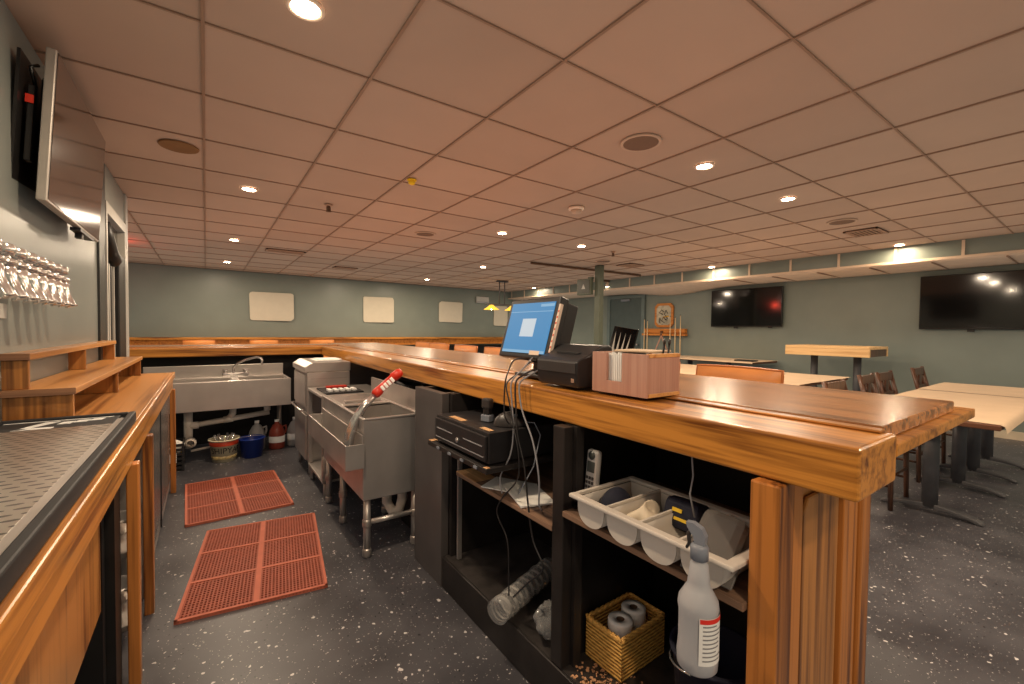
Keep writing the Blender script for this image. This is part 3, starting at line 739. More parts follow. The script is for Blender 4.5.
# ------------------------------------------------------------------ floor mats
def floor_mat_obj(label, loc, rz, W, D):
    t_ = thing('floor_mat', label, 'floor mat', loc, rz, 'red rubber floor mats')
    m = MB(); hw, hd = W/2, D/2
    nx, ny = 40, 48
    for i in range(1, nx): m.box(-hw+W*i/nx-.0032, -hw+W*i/nx+.0032, -hd, hd, .004, .0125)
    for j in range(1, ny): m.box(-hw, hw, -hd+D*j/ny-.0042, -hd+D*j/ny+.0042, .004, .012)
    m.build('lattice', 'mat', t_)
    m = MB(); b_ = .012
    m.box(-hw, hw, -hd, -hd+b_, 0, .015).box(-hw, hw, hd-b_, hd, 0, .015).box(-hw, -hw+b_, -hd, hd, 0, .015).box(hw-b_, hw, -hd, hd, 0, .015)
    m.box(-.012, .012, -hd, hd, .001, .0152)
    for k in (-1, 1): m.box(-hw, hw, k*D/6-.008, k*D/6+.008, .001, .0151)
    m.build('border_ribs', 'mat_light', t_)
    MB().box(-hw+.004, hw-.004, -hd+.004, hd-.004, .0005, .0035).build('underside', plain('dark_red_rubber', (112, 44, 30), .7), t_)
floor_mat_obj('red rubber floor mat nearest the camera, turned slightly', (.24, 2.756, 0), -.125, .61, .952)
floor_mat_obj('red rubber floor mat farther off, before the far sink', (.183, 3.891, 0), .03, .632, .905)

# ------------------------------------------------------------------ far sink
sk = thing('steel_sink', 'long stainless steel sink under the far bar section', 'sink', (.235, 4.9, 0))
L_, R_ = -.735, .468
def pan(m, x0, x1, y0, y1, z0, z1, t=.006):
    m.box(x0, x1, y0, y0+t, z0, z1).box(x0, x1, y1-t, y1, z0, z1).box(x0, x0+t, y0+t, y1-t, z0, z1).box(x1-t, x1, y0+t, y1-t, z0, z1).box(x0+t, x1-t, y0+t, y1-t, z0, z0+t)
    return m
bevobj(MB().box(L_, R_, 0, .012, .50, .77).build('apron', 'steel', sk), .004)
m = MB(); pan(m, L_+.02, -.03, .03, .46, .50, .752); pan(m, .03, R_-.02, .03, .46, .50, .752); m.build('basin', 'steel_d', sk)
bevobj(MB().box(L_, R_, .013, .03, .752, .77).box(L_, R_, .46, .55, .752, .765).box(L_, L_+.02, .03, .46, .752, .768).box(R_-.02, R_, .03, .46, .752, .768).box(-.03, .03, .03, .46, .752, .766).build('deck', 'steel_h', sk), .003)
bevobj(MB().box(L_, R_, .55, .57, .70, .885).build('backsplash', 'steel_d', sk), .004)
fa = MB().box(-.10, .14, .505, .545, .766, .80, bev=.008).build('faucet_base', 'chrome', sk)
MB().tube([(.0, .52, .80), (.0, .50, .86), (.03, .46, .90), (.10, .36, .945), (.19, .26, .975), (.225, .22, .965), (.232, .21, .94), (.232, .21, .90)], .011, 12).build('spout', 'chrome', fa)
for dx in (-.07, .11): MB().lathe([(0, .80), (.018, .80), (.02, .815), (.012, .82), (.03, .828), (.03, .838), (0, .84)], 14, dx, .52).build('faucet_handle', 'chrome', fa)
m = MB()
m.tube([(-.38, .25, .50), (-.38, .25, .12)], .035, 12).tube([(-.38, .25, .33), (.30, .25, .40)], .026, 12).tube([(-.02, .25, .50), (-.02, .25, .42), (-.05, .25, .37)], .03, 12).tube([(.28, .25, .5), (.28, .25, .42)], .03, 12)
m.tube([(-.40, .25, .33), (-.30, .25, .335)], .034, 12).tube([(-.1, .25, .36), (-.02, .25, .367)], .033, 12)
m.lathe([(.03, .0), (.045, 0), (.045, .06), (.03, .07)], 14, mat=Matrix.Translation((-.36, .18, .19)) @ Matrix.Rotation(PI/2, 4, 'X'))
m.build('drain_pipe', 'pvc', sk)
for x in (L_+.1, R_-.05):
    for y in (.44, .5): MB().cyl(x, y, 0, .50, .019, 12).build('leg', 'steel_d', sk)
MB().tube([(-.36, .2, .10), (.1, .3, .13)], .012, 8).build('supply_hose', 'pvc', sk)

def bucket(name, label, loc, mat, prof_h=.19, rb=.09, rt=.122):
    t_ = thing(name, label, 'bucket', loc)
    MB().lathe([(0, .001), (rb, .001), (rt-.004, prof_h-.012), (rt+.004, prof_h-.01), (rt+.005, prof_h), (rt-.004, prof_h), (rt-.008, prof_h-.012), (rb-.004, .006), (0, .006)], 40).build('pail', mat, t_)
    m = MB(); n = 14
    m.tube([((rt+.006)*math.cos(PI*k/n), -(rt*.5)*math.sin(PI*k/n), prof_h-.005+.03*math.sin(PI*k/n)) for k in range(n+1)], .003, 6)
    m.build('handle', 'chrome', t_)
    return t_
b1 = bucket('lettered_bucket', 'cream bucket with a red band and dark lettering under the far sink', (.135, 4.98, 0), 'cream', .215, .095, .125)
rr = lambda z: .095+(.121-.095)*(z/.203)
MB().lathe([(rr(.158)+.0012, .158), (rr(.198)+.0012, .198), (rr(.198)+.0002, .198), (rr(.158)+.0002, .158)], 40).build('red_band', 'bucketred', b1)
MB().lathe([(rr(.03)+.0012, .03), (rr(.062)+.0012, .062), (rr(.062)+.0002, .062), (rr(.03)+.0002, .03)], 40, ).build('scene_band', plain('olive_print', (150, 128, 84), .6, noise=.6, nscale=40), b1)
me = text_mesh('SHIPYARD', .072, .0004)
xs = [v.co.x for v in me.vertices]; wid = max(xs)-min(xs); mid = (max(xs)+min(xs))/2
bm = bmesh.new(); bm.from_mesh(me)
bmesh.ops.subdivide_edges(bm, edges=[e for e in bm.edges if e.calc_length() > .006], cuts=3)
for v in bm.verts:
    z = .112+v.co.y*1.05; rad = rr(z)+.0012+v.co.z
    a = -PI/2-.03+(v.co.x-mid)/wid*3.0+.44
    v.co = Vector((rad*math.cos(a), rad*math.sin(a), z))
bm.to_mesh(me); bm.free(); me.materials.append(M['bucketdark'])
o = bpy.data.objects.new('lettering', me); COL.objects.link(o); o.parent = b1
m = MB()
for k in range(9):
    a = k*2.4; m.tube([(.05*math.cos(a), .05*math.sin(a), .15), (.085*math.cos(a+.3), .085*math.sin(a+.3), .245)], .012, 6)
m.build('bottle_caps', 'chrome', b1)
bucket('blue_bucket', 'plain dark blue plastic bucket under the far sink', (.365, 4.99, 0), 'blue', .19, .088, .115)
def jug(label, loc, mat, lbl=True):
    t_ = thing('gallon_jug', label, 'jug', loc, 0, 'gallon jugs under the far sink')
    MB().lathe([(0, .001), (.07, .001), (.076, .01), (.076, .16), (.07, .19), (.04, .25), (.021, .265), (.021, .28), (0, .28)], 28).build('body', mat, t_)
    MB().lathe([(0, .281), (.022, .281), (.022, .303), (0, .303)], 18).build('cap', 'white', t_)
    MB().tube([(.05, -.0, .22), (.085, 0, .235), (.088, 0, .19), (.076, 0, .15)], .01, 8).build('handle', mat, t_)
    if lbl: MB().lathe([(.0775, .07), (.0775, .135), (.0765, .135), (.0765, .07)], 28).build('paper_label', 'offwhite', t_)
jug('clear gallon jug behind the blue bucket under the far sink', (.43, 5.25, 0), 'jug', False)
jug('red gallon jug with white paper label under the far sink', (.61, 5.20, 0), 'redjug')
jug('pale gallon jug hard against the glasswasher under the far sink', (.79, 5.25, 0), 'jug')
# crate
t_ = thing('black_crate', 'black slatted plastic crate at left end of the far sink', 'crate', (-.30, 4.93, 0))
m = MB()
for k in range(6): pan_z = .02+k*.04; m.box(-.13, .13, -.13, -.12, pan_z, pan_z+.022).box(-.13, .13, .12, .13, pan_z, pan_z+.022).box(-.13, -.12, -.12, .12, pan_z, pan_z+.022).box(.12, .13, -.12, .12, pan_z, pan_z+.022)
for x in (-.125, 0, .125):
    for y in (-.128, .128): m.box(x-.009, x+.009, y-.004, y+.004, .0, .245)
m.box(-.12, .12, -.12, .12, .0, .01)
m.build('slatted_body', 'blackplastic', t_)
MB().box(-.0, .08, -.1345, -.131, .08, .16).build('white_label', 'offwhite', t_)
t_ = tag(MB().box(-.05, .05, -.04, .04, 0, .10, bev=.02, mat=Matrix.Rotation(.5, 4, 'Y')).build('crumpled_rag', 'offwhite', loc=(-.25, 4.9, .16)), 'white rag on top of the black crate', 'rag')
t_ = tag(MB().box(-.012, .012, -.03, .03, 0, .16, bev=.006, mat=Matrix.Rotation(-.5, 4, 'Y')).build('yellow_packet', 'yellow', loc=(-.18, 4.92, .14)), 'yellow packet sticking out of the black crate', 'packet')

# ------------------------------------------------------------------ glasswasher
gw = thing('glasswasher', 'tall stainless steel glasswasher beside the far sink', 'glasswasher', (.70, 4.03, 0))
bevobj(MB().box(.012, .355, 0, .60, .12, .55).build('lower_cabinet', 'steel', gw), .004)
bevobj(MB().box(.0, .355, -.004, .604, .552, .90).build('upper_hood', 'steel', gw), .006)
bevobj(MB().prism([(-.02, .902), (.36, .902), (.36, .985), (.04, .985), (-.02, .945)], -.01, .61, axis='Y').build('lid', 'steel_h', gw), .006)
bevobj(MB().box(-.008, .011, .03, .57, .14, .53).build('lower_door', 'steel_d', gw), .004)
bevobj(MB().box(-.012, -.001, .03, .57, .60, .88).build('upper_door', 'steel', gw), .003)
MB().tube([(-.012, .05, .575), (-.04, .05, .57), (-.04, .55, .57), (-.012, .55, .575)], .009, 8).build('door_handle', 'chrome', gw)
MB().box(.03, .33, -.0065, -.0045, .70, .706).box(.03, .33, -.0065, -.0045, .84, .846).build('side_seam', 'steel_d', gw)
for x in (.04, .32):
    for y in (.05, .55): MB().cyl(x, y, 0, .119, .02, 12).build('leg', 'steel_d', gw)
t_ = thing('folded_paper', 'white folded sheets on top of the glasswasher', 'paper', (.90, 4.3, .9865))
MB().box(-.11, .11, -.16, .12, 0, .006, bev=.001).build('sheet', 'offwhite', t_); MB().box(-.07, .13, -.10, .16, .0065, .011, bev=.001).build('sheet', 'offwhite', t_)

# open rack cabinet
rk = thing('open_rack_stand', 'open stainless rack stand between glasswasher and ice bin', 'rack stand', (.70, 3.43, 0))
for x in (.0, .46):
    for y in (.0, .53): bevobj(MB().box(x, x+.03, y, y+.03, .14 if x == 0 else .02, .755).build('post', 'steel', rk), .002)
bevobj(MB().box(-.003, .495, -.003, .563, .756, .776).build('top', 'steel_h', rk), .003)
bevobj(MB().box(.0, .49, .0, .56, .12, .139).build('bottom_shelf', 'steel_d', rk), .003)
MB().box(.032, .458, -.001, .005, .14, .755).build('side_panel', 'greyboard', rk)
MB().box(.47, .488, .032, .528, .14, .755).build('back_panel', 'black', rk)
for x in (.03, .45):
    for y in (.03, .52): MB().cyl(x, y, 0, .119, .018, 10).build('foot', 'steel_d', rk)
t_ = thing('caddy_tray', 'black tray with white tape rolls and a red strip on the rack stand', 'tray', (.80, 3.60, .7765))
MB().box(-.06, .22, -.12, .24, 0, .012, bev=.003).build('tray', 'rubber', t_)
for k in range(5): MB().box(-.03+k*.045, -.003+k*.045, -.08, .03, .0125, .03, bev=.003).build('white_strip', 'offwhite', t_)
MB().box(0, .16, .14, .2, .0125, .03, bev=.004).build('red_strip', 'red', t_)

# ice bin with bottle rail
ib = thing('ice_bin', 'stainless ice bin with a bottle rail in front, on tube legs', 'ice bin', (.70, 2.40, 0))
m = MB(); pan(m, .0, .34, .0, .98, .33, .772, .012); bevobj(m.build('body', 'steel', ib), .003)
m = MB(); m.box(.012, .328, .50, .515, .45, .765); m.box(.012, .328, .012, .97, .45, .46); m.build('partition', 'steel_d', ib)
m = MB(); m.box(-.004, .018, -.004, .984, .773, .785).box(.322, .345, -.004, .984, .773, .785).box(.018, .322, -.004, .022, .773, .785).box(.018, .322, .50, .53, .773, .785).box(.018, .322, .96, .984, .773, .785)
bevobj(m.build('rim', 'steel_h', ib), .004)
bevobj(MB().box(.02, .32, .535, .955, .770, .783).build('sliding_cover', 'steel_h', ib), .003)
MB().box(.05, .29, .58, .61, .7835, .80, bev=.004).build('cover_handle', 'steel', ib)
bevobj(MB().box(.345, .362, .0, .98, .60, .905).build('backsplash', 'steel_d', ib), .003)
m = MB(); m.box(-.10, -.094, -.02, .98, .52, .655).box(-.094, -.006, -.02, .98, .52, .526).box(-.10, -.0, -.026, -.0205, .52, .655).box(-.094, -.006, .974, .98, .526, .66).box(-.012, -.0045, -.02, .98, .527, .70)
bevobj(m.build('bottle_rail', 'steel', ib), .002)
for x in (.03, .31):
    for y in (.03, .55, .95):
        lg = MB().cyl(x, y, .03, .329, .02, 14).build('leg', 'steel', ib)
        MB().lathe([(0, .0), (.02, .0), (.025, .012), (.025, .04), (.021, .05), (0, .05)], 14, x, y).build('foot', 'steel_d', lg)
        MB().lathe([(.021, .17), (.026, .175), (.026, .21), (.021, .215)], 14, x, y).build('leg_collar', 'steel_d', lg)
MB().tube([(.03, .03, .195), (.31, .03, .195)], .015, 12).build('cross_tube', 'steel', ib)
MB().tube([(.22, .25, .33), (.22, .25, .20), (.24, .22, .15), (.28, .20, .15), (.30, .2, .22), (.30, .2, .30)], .03, 12).build('drain_trap', 'pvc', ib)
# soda gun leaning in the rail
sg = thing('soda_gun', 'chrome hose wand with a red and white grip leaning out of the bottle rail', 'soda gun', (.652, 2.5, .70))
d_ = Vector((.155, 0, .215)).normalized()
MB().tube([(-.012, 0, -.150), (-.006, 0, -.10), (.002, 0, -.02), (.03, 0, .06), (.075, 0, .13), (.145, 0, .20)], [.014, .024, .028, .026, .022, .018], 16).build('hose', 'chrome', sg)
MB().tube([(.14, 0, .195), (.15, 0, .205), (.17, 0, .225), (.172, 0, .227), (.25, 0, .292), (.252, 0, .294), (.285, 0, .318), (.30, 0, .326)], [.022, .028, .028, .024, .024, .029, .028, .02], 16).build('grip', 'red', sg)
RG = Matrix.Translation((.21, 0, .26)) @ Matrix.Rotation(-.69, 4, 'Y')
m = MB()
for k in range(4): m.box(-.046+k*.024, -.028+k*.024, -.0275, -.018, -.016, .016, bev=.003, mat=RG)
m.build('white_button', 'white', sg)

# coil of hoses behind
m = MB()
for k in range(5):
    a0 = random.random()*6
    m.tube([(.07*math.cos(a0+q*.7)*(1+.1*k), .10*math.sin(a0+q*.7), .03+.012*k+.015*math.sin(q)) for q in range(9)], .014, 8)
tag(m.build('hose_coil', 'rubber', loc=(1.165, 2.85, .82)), 'coil of black hoses hanging behind the ice bin', 'hose')
hs = MB().box(1.0645, 1.30, 2.42, 3.4, .0, .80).build('hose_shelf', 'black'); hs.parent = bar
# ------------------------------------------------------------------ bay contents
cdw = thing('cash_drawer', 'black metal cash drawer on its shelf under the bar', 'cash drawer', (.87, 1.63, .7595))
bevobj(MB().box(.012, .40, -.23, .23, .004, .125).build('case', 'blackplastic', cdw), .003)
bevobj(MB().box(.0, .0115, -.222, .222, .012, .112).build('drawer_front', 'blackplastic', cdw), .003)
m = MB().box(-.002, .0, -.2, -.05, .068, .072).box(-.002, .0, .05, .2, .068, .072).box(-.002, .0, -.21, .21, .028, .031); m.build('groove', 'textgrey', cdw)
MB().lathe([(0, 0), (.011, 0), (.011, .006), (0, .007)], 14, mat=Matrix.Translation((0, 0, .052)) @ Matrix.Rotation(-PI/2, 4, 'Y')).build('lock', 'chrome', cdw)
MB().box(.03, .06, .02, .14, .1252, .1262).box(.03, .055, -.2, -.13, .1252, .1262).build('worn_edge', 'rawedge', cdw)
for x in (.05, .37):
    for y in (-.2, .2): MB().cyl(x, y, -.0, .0045, .01, 10).build('foot', 'rubber', cdw)
t_ = thing('rubber_stamp', 'small grey and black self-inking stamp standing on the cash drawer', 'stamp', (.99, 1.585, .8865), .3)
MB().box(-.018, .018, -.024, .024, 0, .03, bev=.004).build('base', 'grey', t_)
MB().box(-.012, .012, -.017, .017, .03, .058, bev=.003).build('neck', 'blackplastic', t_)
MB().box(-.017, .017, -.023, .023, .055, .10, bev=.008).build('handle', 'darkplastic', t_)
t_ = thing('computer_mouse', 'dark grey computer mouse on the cash drawer', 'mouse', (1.03, 1.47, .8865), -.55)
def mouse(uu, vv):
    a = 2*PI*uu; q = vv*PI/2
    return (.07*math.cos(a)*math.cos(q), .04*math.sin(a)*math.cos(q), .001+.046*math.sin(q)*(1-.25*math.cos(a)))
MB().sheet(mouse, 28, 10).build('shell', 'darkplastic', t_)
MB().box(.01, .03, -.003, .003, .034, .046, bev=.002).build('wheel', 'grey', t_)
MB().tube([(.06, 0, .012), (.10, -.01, .012), (.12, -.05, -.03), (.09, -.08, -.15), (.03, -.10, -.25)], .0028, 6).build('cord', 'grey', t_)
for k, (x, y, a, l) in enumerate(((1.05, 1.50, .5, 'white paper slip lying left on the middle shelf'), (1.05, 1.36, -.3, 'grey folded paper lying right on the middle shelf'))):
    t_ = tag(MB().box(-.07, .07, -.10, .10, 0, .004+.003*k, bev=.001).build('paper_slip', 'offwhite', loc=(x, y, .6185), rot=(0, 0, a)), l, 'paper')
t_ = thing('cup_sleeve', 'clear plastic sleeve of cups lying on the bottom shelf over the kick', 'cup sleeve', (.89, 1.345, .156))
m = MB()
n = 12
m.tube([(0+.37*k/n, .13*k/n, .058+.003*math.sin(k*2.3)) for k in range(n+1)], [.046+.004*math.sin(k*3.1) for k in range(n+1)], 22)
m.build('sleeve', 'clear', t_)
m = MB()
for k in range(9): m.lathe([(.038, 0), (.041, .004), (.041, .010), (.038, .012)], 20, mat=Matrix.Translation((.03+.036*k, .0105+.0126*k, .058)) @ Matrix.Rotation(.34, 4, 'Z') @ Matrix.Rotation(PI/2, 4, 'Y'))
m.build('cup', 'white', t_)
t_ = tag(MB().sheet(lambda a, b_: (1.04+.07*math.cos(2*PI*a)*math.sin(PI*b_)**.6*(1+.22*math.sin(3*a*6.283+b_*7)+.1*math.sin(8*a*6.283-b_*13)), 1.20+.065*math.sin(2*PI*a)*math.sin(PI*b_)**.6*(1+.2*math.sin(4*a*6.283+b_*5)), .157+.05*(1-math.cos(PI*b_))*(1+.2*math.sin(5*a*6.283+b_*8))), 24, 9).build('plastic_bag', 'clear'), 'crumpled clear plastic bag on bottom shelf beside the partition post', 'plastic bag')

# bins
bn = thing('cutlery_bin', 'off-white four-compartment cutlery bin on the shelf near bar end', 'cutlery bin', (.915, .483, .6905))
WB = .50; DB = .285
for k in range(4):
    yc = (k+.5)*.118+.014
    def comp(uu, vv, yc=yc):
        a = PI*uu
        return (.02+(DB-.04)*vv, yc-.054*math.cos(a), .004+.076-.076*(math.sin(a)**.55))
    o = MB().sheet(comp, 18, 4, .003).build('compartment', 'bin', bn)
    for xx in (.017, DB-.023): MB().prism([(yc-.054*math.cos(PI*i/18), .004+.076-.076*math.sin(PI*i/18)**.55) for i in range(19)], xx, xx+.004, axis='X').build('end_wall', 'bin', bn)
m = MB()
m.box(-.004, .022, -.012, WB, .078, .090, bev=.004).box(DB-.018, DB+.008, -.012, WB, .078, .090, bev=.004)
m.box(.02, DB-.016, -.012, .012, .078, .089, bev=.003).box(.02, DB-.016, WB-.014, WB, .078, .089, bev=.003)
for k in range(1, 4): m.box(.02, DB-.016, k*.118+.010, k*.118+.018, .078, .088, bev=.002)
m.build('rim', 'bin', bn)
def blob(name, mat, label, cat, loc, s, rz=0, wob=.15, ph=0):
    def fn(a, b_):
        w = 1+wob*math.sin(3*2*PI*a+ph)*math.sin(PI*b_)
        return (s[0]*math.cos(2*PI*a)*math.sin(PI*b_)*w, s[1]*math.sin(2*PI*a)*math.sin(PI*b_)*w, s[2]*(1-math.cos(PI*b_))/2*(1+.15*math.sin(4*PI*a+ph)))
    return tag(MB().sheet(fn, 30, 14).build(name, mat, loc=loc, rot=(0, 0, rz)), label, cat)
cp = thing('navy_hat', 'dark navy hat with a brim in the bin compartment farthest from bar end', 'hat', (1.04, .475+.43, .70))
MB().sheet(lambda a, b_: (.062*math.cos(2*PI*a)*math.cos(b_*PI/2), .046*math.sin(2*PI*a)*math.cos(b_*PI/2), .02+.075*math.sin(b_*PI/2)), 26, 10).build('crown', 'navy', cp)
MB().sheet(lambda a, b_: (-.045-.055*b_*math.sin(PI*a), .046*math.cos(PI*a), .022-.008*b_), 14, 5, .003).build('brim', 'navy', cp)
blob('folded_cloth', 'cloth', 'crumpled beige cloth in the second bin compartment', 'cloth', (1.03, .475+.312, .71), (.07, .042, .07), .2, .3, 1)
t_ = thing('navy_pouch', 'navy pouch with yellow print leaning in the third bin compartment', 'pouch', (1.10, .475+.235, .72))
MB().box(-.045, .045, -.055, .055, .0, .085, bev=.02, mat=Matrix.Rotation(.35, 4, 'Y')).build('body', 'navy', t_)
MB().box(-.0475, -.0445, -.01, .02, .045, .055, mat=Matrix.Rotation(.35, 4, 'Y')).box(-.0475, -.0445, -.03, .01, .024, .032, mat=Matrix.Rotation(.35, 4, 'Y')).build('yellow_print', 'yellow', t_)
t_ = thing('smoky_lid', 'smoky clear plastic lid tilted in the bin compartment at bar end', 'lid', (1.02, .475+.09, .752))
MB().box(-.078, .078, -.054, .054, .004, .05, bev=.022).build('dome', 'clearlid', t_, rot=(.10, -.62, .1))
MB().box(-.084, .084, -.060, .060, 0, .006, bev=.003).build('rim', 'clearlid', t_, rot=(.10, -.62, .1))
# cordless phone
ph = thing('cordless_phone', 'silver cordless phone standing beside the cutlery bin', 'phone', (1.030, 1.006, .712))
RP = Matrix.Rotation(.10, 4, 'Y')
MB().box(-.012, .012, -.025, .025, .002, .178, bev=.009, mat=RP).build('handset', 'phone', ph)
MB().box(-.0135, -.0115, -.016, .016, .105, .140, mat=RP).build('screen', 'lcd', ph)
MB().lathe([(0, 0), (.014, 0), (.014, .002), (0, .002)], 16, mat=RP @ Matrix.Translation((-.012, 0, .160)) @ Matrix.Rotation(-PI/2, 4, 'Y')).build('earpiece', 'lcd', ph)
m = MB()
for i in range(5):
    for j in range(3): m.box(-.0145, -.0115, -.016+j*.0125, -.008+j*.0125, .022+i*.015, .031+i*.015, mat=RP)
m.build('keypad', 'darkplastic', ph)
MB().tube([(1.05, .66, .965), (1.052, .655, .90), (1.05, .662, .85), (1.054, .65, .79)], .0025, 6).build('hanging_wire', 'textgrey', bar)
# basket with rolls
RB = .02
bk = thing('wicker_basket', 'square honey-coloured wicker basket on the bottom shelf', 'basket', (1.188, .983, .1565), RB)
for nm, a in (('front_side', (-.115, -.109, -.078, .078)), ('back_side', (.109, .115, -.078, .078)), ('side', (-.109, .109, -.078, -.072)), ('side', (-.109, .109, .072, .078))):
    MB().box(*a, .0, .135, bev=.002).build(nm, 'wicker', bk)
MB().box(-.109, .109, -.072, .072, .0, .008).build('bottom', 'wicker', bk)
m = MB(); rp = [(-.112, -.075), (.112, -.075), (.112, .075), (-.112, .075), (-.112, -.075)]
for (x0, y0), (x1, y1) in zip(rp, rp[1:]):
    n = 16
    for s in (0, PI): m.tube([(x0+(x1-x0)*k/n+.004*math.cos(k*1.6+s)*(y1 != y0), y0+(y1-y0)*k/n+.004*math.cos(k*1.6+s)*(x1 != x0), .136+.004*math.sin(k*1.6+s)) for k in range(n+1)], .005, 6)
m.build('braided_rim', 'wickerrim', bk)
def roll(label, loc):
    t_ = thing('paper_roll', label, 'toilet roll', loc, 0, 'toilet rolls in the wicker basket')
    MB().lathe([(.014, 0), (.041, 0), (.042, .003), (.042, .087), (.041, .09), (.014, .09), (.014, 0)], 26).build('paper', 'white', t_)
    MB().lathe([(.0125, .001), (.0138, .001), (.0138, .089), (.0125, .089), (.0125, .001)], 18).build('core', 'ventdark', t_)
roll('white toilet roll in front in the wicker basket', (1.148, .972, .2125))
roll('white toilet roll behind in the wicker basket', (1.238, .99, .2125))
t_ = tag(MB().box(-.09, .09, -.065, .065, 0, .045, bev=.02).build('folded_towel', 'black', loc=(1.188, .988, .1655)), 'black cloth lying under the rolls in the wicker basket', 'cloth')
# spray bottle hung on the bin rim
sb = thing('spray_bottle', 'white trigger spray bottle with red-topped label hanging from bin rim', 'spray bottle', (.868, .522, .556), -.35)
MB().lathe([(0, .0), (.036, .0), (.041, .006), (.042, .03), (.0395, .06), (.0395, .12), (.042, .135), (.040, .15), (.028, .172), (.0235, .18), (.0225, .19), (.0185, .225), (.0155, .23), (.0155, .236), (0, .236)], 32).build('bottle', 'bottle', sb)
def lbl(uu, vv): 
    a = math.radians(-125+95*uu); z = .03+.10*vv
    return (.0428*math.cos(a), .0428*math.sin(a), z)
MB().sheet(lbl, 14, 2).build('paper_label', 'offwhite', sb)
MB().sheet(lambda uu, vv: (.0434*math.cos(math.radians(-123+91*uu)), .0434*math.sin(math.radians(-123+91*uu)), .119+.010*vv), 14, 1).build('red_band', 'redlabel', sb)
m = MB()
for k in range(9):
    w = random.uniform(.5, .9)
    m.sheet(lambda uu, vv: (.0434*math.cos(math.radians(-115+80*w*uu)), .0434*math.sin(math.radians(-115+80*w*uu)), .112-.009*k+.0028*vv), 8, 1)
m.build('small_print', 'textgrey', sb)
MB().lathe([(0, .236), (.0185, .236), (.019, .262), (.015, .268), (0, .268)], 20).build('collar', 'grey', sb)
MB().prism([(-.02, .268), (.014, .268), (.018, .290), (.04, .318), (.045, .335), (.02, .338), (-.01, .325), (-.024, .30)], -.012, .012, axis='Y', mat=Matrix.Translation((0, 0, .268)) @ Matrix.Scale(.62, 4) @ Matrix.Translation((0, 0, -.268))).build('spray_head', 'grey', sb, rot=(0, 0, 2.1))
MB().tube([(.014, 0, .298), (.024, 0, .282), (.022, 0, .262), (.028, 0, .25)], [.005, .005, .004, .003], 8).build('trigger', 'darkplastic', sb, rot=(0, 0, 2.1))
t_ = thing('navy_bin', 'dark navy plastic tub on the bottom shelf by the bar end', 'tub', (1.12, .62, .1565))
MB().lathe([(0, 0), (.09, 0), (.11, .26), (.118, .262), (.118, .27), (.104, .27), (.086, .008), (0, .008)], 28).build('tub', 'navy', t_)
MB().tube([(.116*math.cos(PI*k/12), .116*math.sin(PI*k/12), .25-.03*math.sin(PI*k/12)) for k in range(13)], .003, 6).build('handle', 'chrome', t_)

# ------------------------------------------------------------------ on the bar
pos = thing('pos_terminal', 'black touchscreen terminal with a lit blue screen on the bar', 'register', (1.20, 1.50, 1.0785))
RT = Matrix.Translation((-.05, 0, .21)) @ Matrix.Rotation(.28, 4, 'Y')
bevobj(MB().box(-.012, .035, -.175, .175, -.135, .135, mat=RT).build('bezel', 'blackplastic', pos), .008, 3)
MB().box(-.0145, -.0118, -.150, .150, -.112, .112, mat=RT).build('screen', 'screen', pos)
MB().box(-.0155, -.0143, -.05, .045, -.04, .04, mat=RT).build('dialog_window', 'screen_lt', pos)
for q in ((-.148, -.06, .092, .104), (-.148, .148, .070, .073), (-.148, .148, -.112, -.100)): MB().box(-.0155, -.0143, *q, mat=RT).build('menu_bar', 'screen_bar', pos)
MB().box(-.0160, -.0146, -.12, -.055, -.118, -.100, mat=RT).build('paper_tab', 'strip', pos)
bevobj(MB().box(.036, .10, -.165, .10, -.10, .125, mat=RT).build('rear_housing', 'blackplastic', pos), .006)
MB().box(-.015, -.001, -.186, -.176, -.125, .10, mat=RT).build('card_reader', 'strip', pos)
m = MB()
for k in range(8): m.box(-.0155, -.0138, -.185, -.178, -.11+k*.025, -.102+k*.025, mat=RT)
m.build('reader_marks', 'bucketred', pos)
bevobj(MB().box(.0, .05, -.04, .04, .012, .18).build('stand_neck', 'blackplastic', pos), .006)
bevobj(MB().box(-.06, .12, -.10, .10, 0, .014).build('stand_base', 'blackplastic', pos), .004)

pr = thing('receipt_printer', 'black receipt printer beside the blue-screen terminal', 'printer', (1.115, 1.208, 1.0785))
MB().box(-.05, .10, -.105, .105, 0, .002).build('foot_plate', 'rubber', pr)
bevobj(MB().prism([(-.058, .002), (.11, .002), (.11, .142), (.09, .151), (.05, .148), (-.01, .116), (-.048, .104), (-.068, .092), (-.068, .05)], -.112, .112, axis='Y').build('case', 'blackplastic', pr), .006, 3)
bevobj(MB().prism([(-.0705, .052), (-.0685, .052), (-.0685, .090), (-.0705, .088)], -.105, .105, axis='Y').build('front_cover', 'darkplastic', pr), .001)
MB().box(-.012, .02, -.06, .06, .1165, .1235, mat=Matrix.Rotation(-.0, 4, 'Y')).build('paper_slot', 'rubber', pr)
MB().box(-.0665, -.064, -.095, -.08, .02, .034).build('power_lamp', 'chrome', pr)

